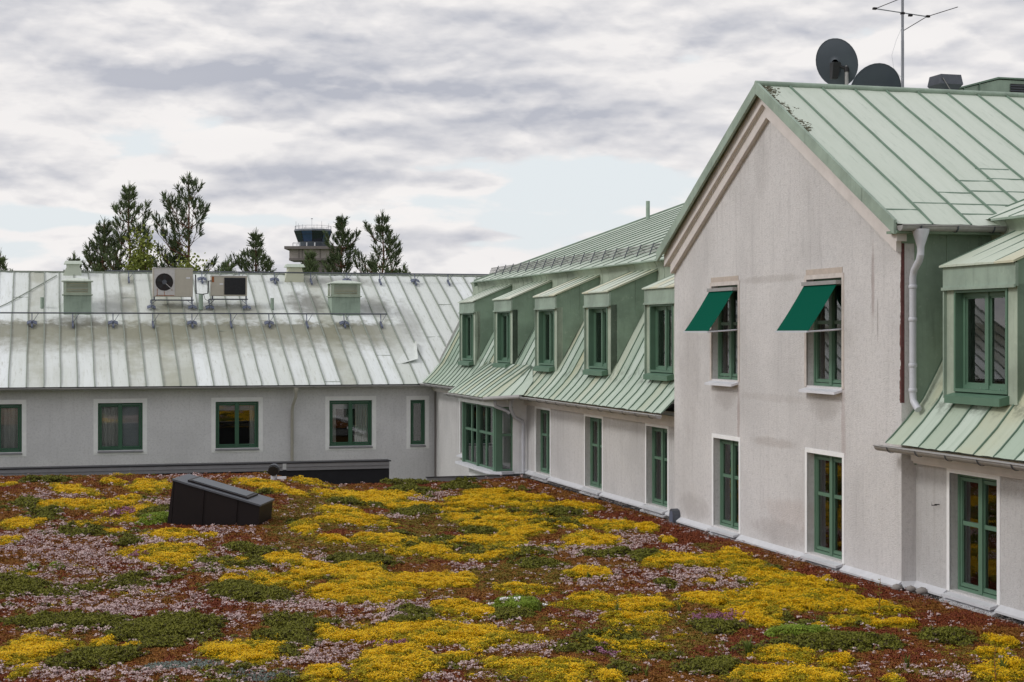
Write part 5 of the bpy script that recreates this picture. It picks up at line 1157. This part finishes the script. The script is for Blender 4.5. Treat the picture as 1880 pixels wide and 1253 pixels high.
for (v, u, h, lab) in ((-12.8, 37.95, .38, 'thin green stub pipe left of the left louvred vent'), (-4.65, 37.9, .42, 'thin green stub pipe in the middle of the back roof')):
    t = thing('stub_pipe', lab, 'pipe', (v, u, bz(u))); b = MB(); b.tube([(v, u, bz(u)-.05), (v, u, bz(u)+h)], .065, 12); b.build('pipe', MAT['copper_fascia'], t)
t = thing('stub_pipe', 'tall thin green pipe rising from the upper roof edge left of the gable', 'pipe', (7.5, 31.0, 7.8)); b = MB(); b.tube([(7.5, 31.0, 7.8), (7.5, 31.0, 8.52)], .07, 12); b.build('pipe', MAT['copper_fascia'], t)
t = thing('stub_pipe', 'short capped green pipe at the top of the upper roof beside the gable verge', 'pipe', (8.9, 31, 8.4)); b = MB(); b.tube([(8.9, 29.8, 8.3), (8.9, 29.8, 8.86)], .05, 10); b.build('pipe', MAT['copper_fascia'], t)
# snow guard grating on the mansard
sg = thing('snow_guard', 'long galvanised snow guard grating along the lower edge of the upper green roof', 'snow guard', (1.8, 23, 5.85))
u = 13.2; SGV = 1.95; zz0 = 5.68+.363*(SGV-1.38)
while u < 31.2:
    b = MB(); L = .88
    for k in range(3): b.tube([(SGV-.02+k*.035, u, zz0+.08+k*.085), (SGV-.02+k*.035, u+L, zz0+.08+k*.085)], .009, 4)
    n = 12
    for k in range(n): b.tube([(SGV-.03, u+L*(k+.5)/n, zz0+.05), (SGV+.06, u+L*(k+.5)/n, zz0+.27)], .006, 3)
    b.build('grate_panel', MAT['galv'], sg)
    b = MB(); b.tube([(SGV-.06, u, zz0-.02), (SGV+.07, u, zz0+.30)], .016, 5); b.tube([(SGV+.05, u, zz0+.22), (SGV+.2, u, zz0+.08)], .010, 5); b.build('bracket', MAT['galv_dark'], sg)
    u += .92
# ================================================================== FITTINGS BEHIND THE GABLE RIDGE
def dish(v, u, z, r, az_, el_, label, m, zfoot):
    t = thing('satellite_dish', label, 'satellite dish', (v, u, zfoot), 'satellite dishes behind the gable ridge')
    n = 32; rings = 6; vs = []; fs = []
    d = Vector((math.sin(az_)*math.cos(el_), math.cos(az_)*math.cos(el_), math.sin(el_))); a = d.cross(Vector((0, 0, 1))).normalized(); bb = a.cross(d)
    c = Vector((v, u, z))
    for i in range(1, rings+1):
        rr = r*i/rings
        for k in range(n): q = 2*math.pi*k/n; vs.append(c+a*rr*math.cos(q)+bb*rr*1.08*math.sin(q)+d*(.16*(rr/r)**2-.16)*r)
    fs = [tuple(range(n))]+[(i*n+k, i*n+(k+1) % n, (i+1)*n+(k+1) % n, (i+1)*n+k) for i in range(rings-1) for k in range(n)]
    b = MB(); b.add(vs, fs, 0, True); b.tube(vs[-n:]+[vs[-n]], .009, 5, cap=False); b.build('reflector', MAT[m], t)
    back = c-d*.2*r
    b = MB(); pv, pu = v+.13, u-.16; b.tube([(pv, pu, zfoot-.3), (pv, pu, z-.02)], .035, 12); b.build('mast', MAT['galv'], t)
    b = MB(); b.hexa([back+Vector(p) for p in ((-.07, -.02, -.30), (.05, -.02, -.30), (.05, .08, -.30), (-.07, .08, -.30), (-.07, -.08, .02), (.10, -.08, .02), (.10, .08, .02), (-.07, .08, .02))]); b.tube([back, (pv, pu, z-.15)], .03, 8); b.tube([(pv, pu, z-.2), (pv, pu, z-.1)], .05, 10); b.build('mount', MAT['black_plastic'], t)
    b = MB(); b.tube([c-bb*r+d*.0, c+d*r*.9-bb*r*.9], .015, 6); b.tube([c+d*r*.9-bb*r*.9-d*.08, c+d*r*.9-bb*r*.9+d*.05], .035, 8); b.build('feed_arm', MAT['galv_dark'], t)
dish(2.28, 6.6, 9.22, .44, R(53), R(20), 'dark grey satellite dish on a mast, standing clear above the gable ridge', 'dish_grey', 7.3)
dish(3.55, 7.4, 8.83, .53, R(8), R(25), 'lower grey satellite dish half hidden behind the ridge under the antenna', 'dish_grey', 6.8)
an = thing('antenna', 'tall thin aerial mast with folded rods behind the gable ridge', 'antenna', (3.38, 6, 7.5))
b = MB(); b.tube([(3.38, 6, 7.5), (3.38, 6, 9.6)], .03, 10); b.tube([(3.38, 6, 9.6), (3.38, 6, 12.2)], .027, 10); b.build('mast', MAT['antenna_metal'], an)
b = MB(); b.tube([(2.78, 6.0, 10.19), (3.98, 6.0, 10.09)], .011, 6); b.build('boom', MAT['antenna_metal'], an)
for pts in ([(2.80, 6.0, 10.19), (3.35, 5.4, 10.42)], [(3.93, 6, 10.10), (4.35, 5.6, 10.23)], [(3.9, 6, 10.09), (3.52, 6.3, 9.83)]):
    b = MB(); b.tube(pts, .008, 5); b.build('rod', MAT['dark_metal'], an)
for (x, z) in ((2.78, 10.19), (3.93, 10.10), (3.55, 10.10), (3.38, 10.13)):
    b = MB(); b.box(x-.035, x+.035, 5.97, 6.03, z-.02, z+.02); b.build('clamp', MAT['dark_metal'], an)
b = MB(); b.tube([(3.35, 5.97, 9.85), (3.22, 5.95, 9.6), (3.12, 5.95, 9.3), (3.16, 5.95, 9.05), (3.3, 5.96, 8.9), (3.37, 5.96, 8.85)], .004, 4); b.tube([(3.36, 5.96, 9.85), (3.33, 5.96, 9.3), (3.35, 5.96, 8.8)], .004, 4); b.build('cable', MAT['pipe_white'], an)
hd = thing('exhaust_hood', 'small grey faceted exhaust cowl on the gable ridge', 'exhaust hood', (4.42, 6, 8.3))
b = MB(); cx, cy = 4.40, 6.15; vs = []
for (w, z) in ((.13, 8.1), (.16, 8.67), (.25, 8.79), (.22, 8.98)): vs += [(cx-w, cy-w, z), (cx+w, cy-w, z), (cx+w, cy+w, z), (cx-w, cy+w, z)]
b.add(vs, [(12, 13, 14, 15)]+[(r*4+i, r*4+(i+1) % 4, r*4+4+(i+1) % 4, r*4+4+i) for r in range(3) for i in range(4)]); o = b.build('cowl', MAT['galv_dark'], hd); hd.rotation_euler.z += .0
b = MB(); b.tube([(cx-.2, cy-.25, 8.9), (cx-.05, cy-.26, 8.68), (cx+.02, cy-.27, 8.6)], .008, 5); b.build('tie', MAT['galv'], hd)
vd = thing('roof_housing', 'green metal roof housing with a dark louvre at the top right behind the ridge', 'roof housing', (6.5, 7.5, 7.5))
b = MB(); b.prism([(4.6, 6.4, 8.2), (9.5, 6.4, 8.2), (9.5, 6.4, 9.0), (5.75, 6.4, 9.0), (4.6, 6.4, 8.70)], (0, 3, 0)); b.build('casing', MAT['copper_fascia'], vd)
b = MB(); b.prism([(4.55, 6.36, 8.70), (5.75, 6.36, 9.02), (9.5, 6.36, 9.02), (9.5, 6.36, 9.05), (5.72, 6.36, 9.05), (4.55, 6.36, 8.73)], (0, 3.1, 0)); b.build('roof_edge', MAT['seam_green'], vd)
b = MB(); b.box(6.02, 9.3, 6.385, 6.398, 8.68, 8.93); b.build('louvre_opening', MAT['black_plastic'], vd)
for k in range(5):
    b = MB(); b.hexa([(6.0, 6.37, 8.685+k*.05), (9.3, 6.37, 8.685+k*.05), (9.3, 6.39, 8.70+k*.05), (6.0, 6.39, 8.70+k*.05), (6.0, 6.37, 8.695+k*.05), (9.3, 6.37, 8.695+k*.05), (9.3, 6.39, 8.712+k*.05), (6.0, 6.39, 8.712+k*.05)]); b.build('louvre_blade', MAT['galv_dark'], vd)
for x in (4.95, 5.3): b = MB(); b.box(x, x+.02, 6.37, 6.398, 8.4, 8.72+(x-4.6)*.26); b.build('seam', MAT['seam_green'], vd)

# ================================================================== TREES
def needle_tuft(mb, c, d, l, n, w, r):
    for _ in range(n):
        q = Vector((r.gauss(0, .36), r.gauss(0, .36), r.gauss(0, .36)))+d; q.normalize()
        s = q.cross(Vector((r.gauss(0, 1), r.gauss(0, 1), r.gauss(0, 1)))).normalized()*w; o = c+d*r.uniform(-.3, .5)*l
        L = l*r.uniform(.6, 1.1)
        mb.add([o-s*.5, o+s*.5, o+q*L+s*.3, o+q*L-s*.3], [(0, 1, 2, 3)])
def pine(X, Y, top, width, label, seedv, bare=.45, z0=-4.5, lean=0, fullness=1.0, spread=1.0):
    r = random.Random(seedv); H_ = top-z0
    t = wthing('pine_tree', label, 'tree', (X, Y, z0), 0, 'pines standing beyond the back building')
    TB = MB(); CR = MB(); n = 14
    tr = [Vector((lean*(i/n)**2+r.uniform(-.06, .06), r.uniform(-.06, .06), H_*i/n)) for i in range(n+1)]
    TB.tube(tr, [max(.03, .22*(1-i/n)**.9*H_/14) for i in range(n+1)], 8)
    def at(z): k = min(n-1, int(z/H_*n)); f_ = z/H_*n-k; return tr[k]*(1-f_)+tr[k+1]*f_
    z = H_*bare; ph = r.uniform(0, 6)
    while z < H_*.985:
        q = (z-H_*bare)/(H_*(1-bare)); rad = width*(.30+.75*(1-q)**.75)*(.75 if q < .08 else 1)
        if q > .85: rad = width*(.08+1.1*(1-q))
        nb = r.choice((4, 4, 5, 5)) if q < .85 else 3; ph += .9
        for k in range(nb):
            if r.random() > .95*fullness: continue
            a = ph+k*2*math.pi/nb+r.uniform(-.35, .35); L = rad*r.uniform(.5, 1.25)*(1.25 if r.random() < .12*spread else 1)
            up = r.uniform(.20, .55)+.45*q
            p0 = at(z); d = Vector((math.cos(a), math.sin(a), up*.65)).normalized(); m = p0+d*L*.55; e = m+(d+Vector((0, 0, .45+.3*q))).normalized()*L*.55
            TB.tube([p0, m, e], [.045*(1-q)+.018, .03*(1-q)+.012, .008], 4, cap=False)
            steps = max(2, int(L/.30))
            for j in range(1, steps+1):
                f_ = .22+.78*j/steps; pt = p0.lerp(m, f_*2) if f_ < .5 else m.lerp(e, f_*2-1)
                dirn = ((m-p0) if f_ < .5 else (e-m)).normalized()
                if j == steps: needle_tuft(CR, e, (dirn+Vector((0, 0, .5))).normalized(), .34, 16, .035, r)
                for s in (-1, 1):
                    if r.random() < .9:
                        side = dirn.cross(Vector((0, 0, 1))).normalized()*s
                        dd = (dirn*.55+side*.8+Vector((0, 0, .55))).normalized(); ln = L*.34*(1.15-f_*.75)+.12; tip = pt+dd*ln
                        TB.tube([pt, tip], [.012, .006], 3, cap=False)
                        needle_tuft(CR, tip, (dd+Vector((0, 0, .7))).normalized(), .30, 17, .04, r)
                        if ln > .6: needle_tuft(CR, pt.lerp(tip, .6), (dd*.5+side*.3+Vector((0, 0, .8))).normalized(), .28, 12, .035, r)
        z += H_*r.uniform(.034, .046)*(.75 if q > .6 else 1)
    for j in range(4): needle_tuft(CR, at(H_*(.95+j*.0165)), Vector((r.uniform(-.2, .2), r.uniform(-.2, .2), 1)).normalized(), .4, 14, .035, r)
    TB.build('trunk', MAT['trunk_bark'], t); CR.build('crown', MAT['pine_needles'], t); return t
pine(-19.9, 85, 11.35, 2.06, 'tall dense pine behind the roof left of the fan units, second tallest', 1, .30)
pine(-16.6, 84, 11.8, 2.48, 'tallest open pine with forked top behind the tall fan unit', 2, .38, spread=2.5, fullness=.85)
pine(-21.5, 86, 9.6, 1.95, 'pine on the left shoulder of the dense pine group', 3, .25)
pine(-21.9, 87, 7.9, 1.36, 'low pine at the left foot of the pine group', 4, .3)
pine(-22.95, 88, 7.9, 1.12, 'small leaning pine just right of the left ridge vent', 5, .3, lean=-.6)
pine(-18.1, 88, 8.9, 1.77, 'dark pine filling the gap between the two tallest pines', 6, .25)
pine(-14.6, 82, 7.4, 1.24, 'small pine peeking out right of the tall fan unit', 7, .3, lean=.4)
pine(-13.3, 85, 8.95, 1.36, 'slender young pine standing alone left of the control tower', 8, .35)
pine(-15.0, 92, 7.3, 1.12, 'low pine behind the lower fan unit', 18, .3)
pine(-8.85, 85, 9.7, 1.47, 'young pine partly covering the control tower', 9, .40, fullness=.9)
pine(-6.65, 84, 9.85, 1.42, 'slender open pine standing farthest right on the roofline', 10, .42, spread=2, fullness=.85)
pine(-10.1, 82, 7.7, 1.12, 'small dark pine at the foot of the control tower', 11, .3)
pine(-7.75, 90, 7.9, 1.18, 'low pine between the two slender pines right of the tower', 12, .25)
pine(-6.0, 92, 7.4, 1.12, 'low pine at the foot of the farthest right pine', 13, .25)
pine(-7.0, 95, 7.5, 1.30, 'low dark pine behind the gap right of the tower', 14, .25)
pine(-27.6, 88, 8.1, 1.18, 'pine top just showing at the far left edge of the roofline', 15, .3)
def leafy(X, Y, top, w, label, seedv):
    r = random.Random(seedv); z0 = -4.5; H_ = top-z0; t = wthing('birch_tree', label, 'tree', (X, Y, z0)); b = MB(); c = MB()
    b.tube([(0, 0, 0), (.1, 0, H_*.5), (0, .1, H_*.97)], [.16, .1, .02], 7)
    for i in range(60):
        z = H_*r.uniform(.45, .98); q = (z/H_-.45)/.55; R_ = w*(1-q*.75); a = r.uniform(0, 6.28); e = Vector((R_*math.cos(a)*r.uniform(.4, 1), R_*math.sin(a)*r.uniform(.4, 1), z+.5))
        b.tube([(0, 0, z-.4), e], [.025, .006], 3, cap=False)
        for k in range(55):
            p = e+Vector((r.gauss(0, .34), r.gauss(0, .34), r.gauss(0, .34))); n_ = Vector((r.gauss(0, 1), r.gauss(0, 1), r.gauss(0, 1))).normalized(); s = n_.orthogonal()*.055; u_ = n_.cross(s)
            c.add([p-s, p+u_, p+s, p-u_], [(0, 1, 2, 3)])
    b.build('trunk', MAT['trunk_bark'], t); c.build('crown', MAT['birch_leaf'], t)
leafy(-18.5, 82, 8.6, 1.0, 'yellow green birch in front of the pines left of the tall fan unit', 3)
leafy(-16.0, 80.5, 7.15, 1.5, 'low yellow green birch showing over the ridge beside the tall fan unit', 4)
# ================================================================== CONTROL TOWER
tw = wthing('control_tower', 'distant concrete airport control tower with blue glazed cab and flared walls', 'tower', (-42.6, 350, -4.5))
b = MB(); b.box(-2.1, 5.4, -3, 4, 0, 23.8); b.box(-.9, -.6, -3.1, -3, 0, 23.8); b.build('shaft', MAT['concrete_dark'], tw)
def octa(rx, z, ph=.3927, n=10): return [(rx*math.cos(ph+2*math.pi*k/n), rx*math.sin(ph+2*math.pi*k/n), z) for k in range(n)]
b = MB(); b.box(-4.55, 5.6, -4, 4, 24.3, 26.2); b.build('lower_storey', MAT['concrete'], tw)
for x in (-2.6, -1.9, 1.9): b = MB(); b.box(x, x+.22, -4.1, -4.0, 24.3, 26.2); b.build('panel_joint', MAT['concrete_dark'], tw)
b = MB(); b.box(-5.5, 6.2, -5, 5, 26.2, 26.8); b.build('balcony', MAT['concrete_dark'], tw)
b = MB(); b.box(-4.6, 5.7, -4.1, 4.1, 23.8, 24.3); b.build('lower_slab', MAT['concrete_dark'], tw)
def frust(r0, z0_, r1, z1_, m, name, par, n=10):
    b = MB(); a, c = octa(r0, z0_, n=n), octa(r1, z1_, n=n); b.add(a+c, [tuple(range(n))[::-1], tuple(range(n, 2*n))]+[(i, (i+1) % n, n+(i+1) % n, n+i) for i in range(n)]); return b.build(name, MAT[m], par)
frust(3.1, 26.8, 3.25, 27.9, 'dish_grey', 'cab_base', tw)
a, c = octa(3.3, 27.9), octa(4.15, 30.2)
for i in range(10):
    j = (i+1) % 10; A_, B_, C_, D__ = Vector(a[i]), Vector(a[j]), Vector(c[j]), Vector(c[i]); b = MB(); e = .03
    b.add([A_.lerp(B_, e), A_.lerp(B_, 1-e), D__.lerp(C_, 1-e), D__.lerp(C_, e)], [(0, 1, 2, 3)]); b.build('cab_window', MAT['glass_cab_sky_light' if i in (6, 8) else 'glass_cab_sky'], tw)
b = MB()
for i in range(10): b.tube([a[i], c[i]], .06, 4)
b.tube([Vector(a[i % 10]).lerp(Vector(c[i % 10]), .68) for i in range(11)], .04, 4); b.build('cab_frame', MAT['black_plastic'], tw)
frust(2.8, 27.9, 3.2, 30.1, 'black_plastic', 'cab_interior', tw)
frust(4.22, 30.2, 4.05, 30.6, 'dish_grey_light', 'cab_roof', tw)
b = MB(); R0 = octa(3.5, 29.2); R1 = [(x*1.25, y*1.25, z+1.0) for x, y, z in R0]
for p in octa(4.4, 26.8, n=14): b.tube([p, (p[0], p[1], p[2]+.9)], .03, 4)
q = octa(4.4, 27.7, n=14); b.tube(q+[q[0]], .03, 4, cap=False); q = octa(3.9, 31.3, n=14); b.tube(q+[q[0]], .025, 4, cap=False)
for p in octa(3.9, 30.6, n=14): b.tube([p, (p[0], p[1], 31.3)], .03, 4)
b.build('railing', MAT['dish_grey_light'], tw)
for i, (x, h) in enumerate([(-3.6, 1.7), (-3.1, 1.3), (-.2, 2.3), (.9, 1.1), (1.9, 1.8), (3.4, 1.3), (-2.2, 1.1)]):
    b = MB(); b.tube([(x, -.5, 30.5), (x, -.5, 30.6+h)], .028, 4)
    if x == -.2: b.box(-.4, 0, -.6, -.4, 32.82, 32.95)
    b.build('roof_aerial', MAT['dish_grey_light'], tw)
for x in (-2.3, -.8, .9): b = MB(); b.box(x-.12, x+.12, -4.6, -4.5, 26.85, 27.6); b.build('balcony_equipment', MAT['sheet_white'], tw)
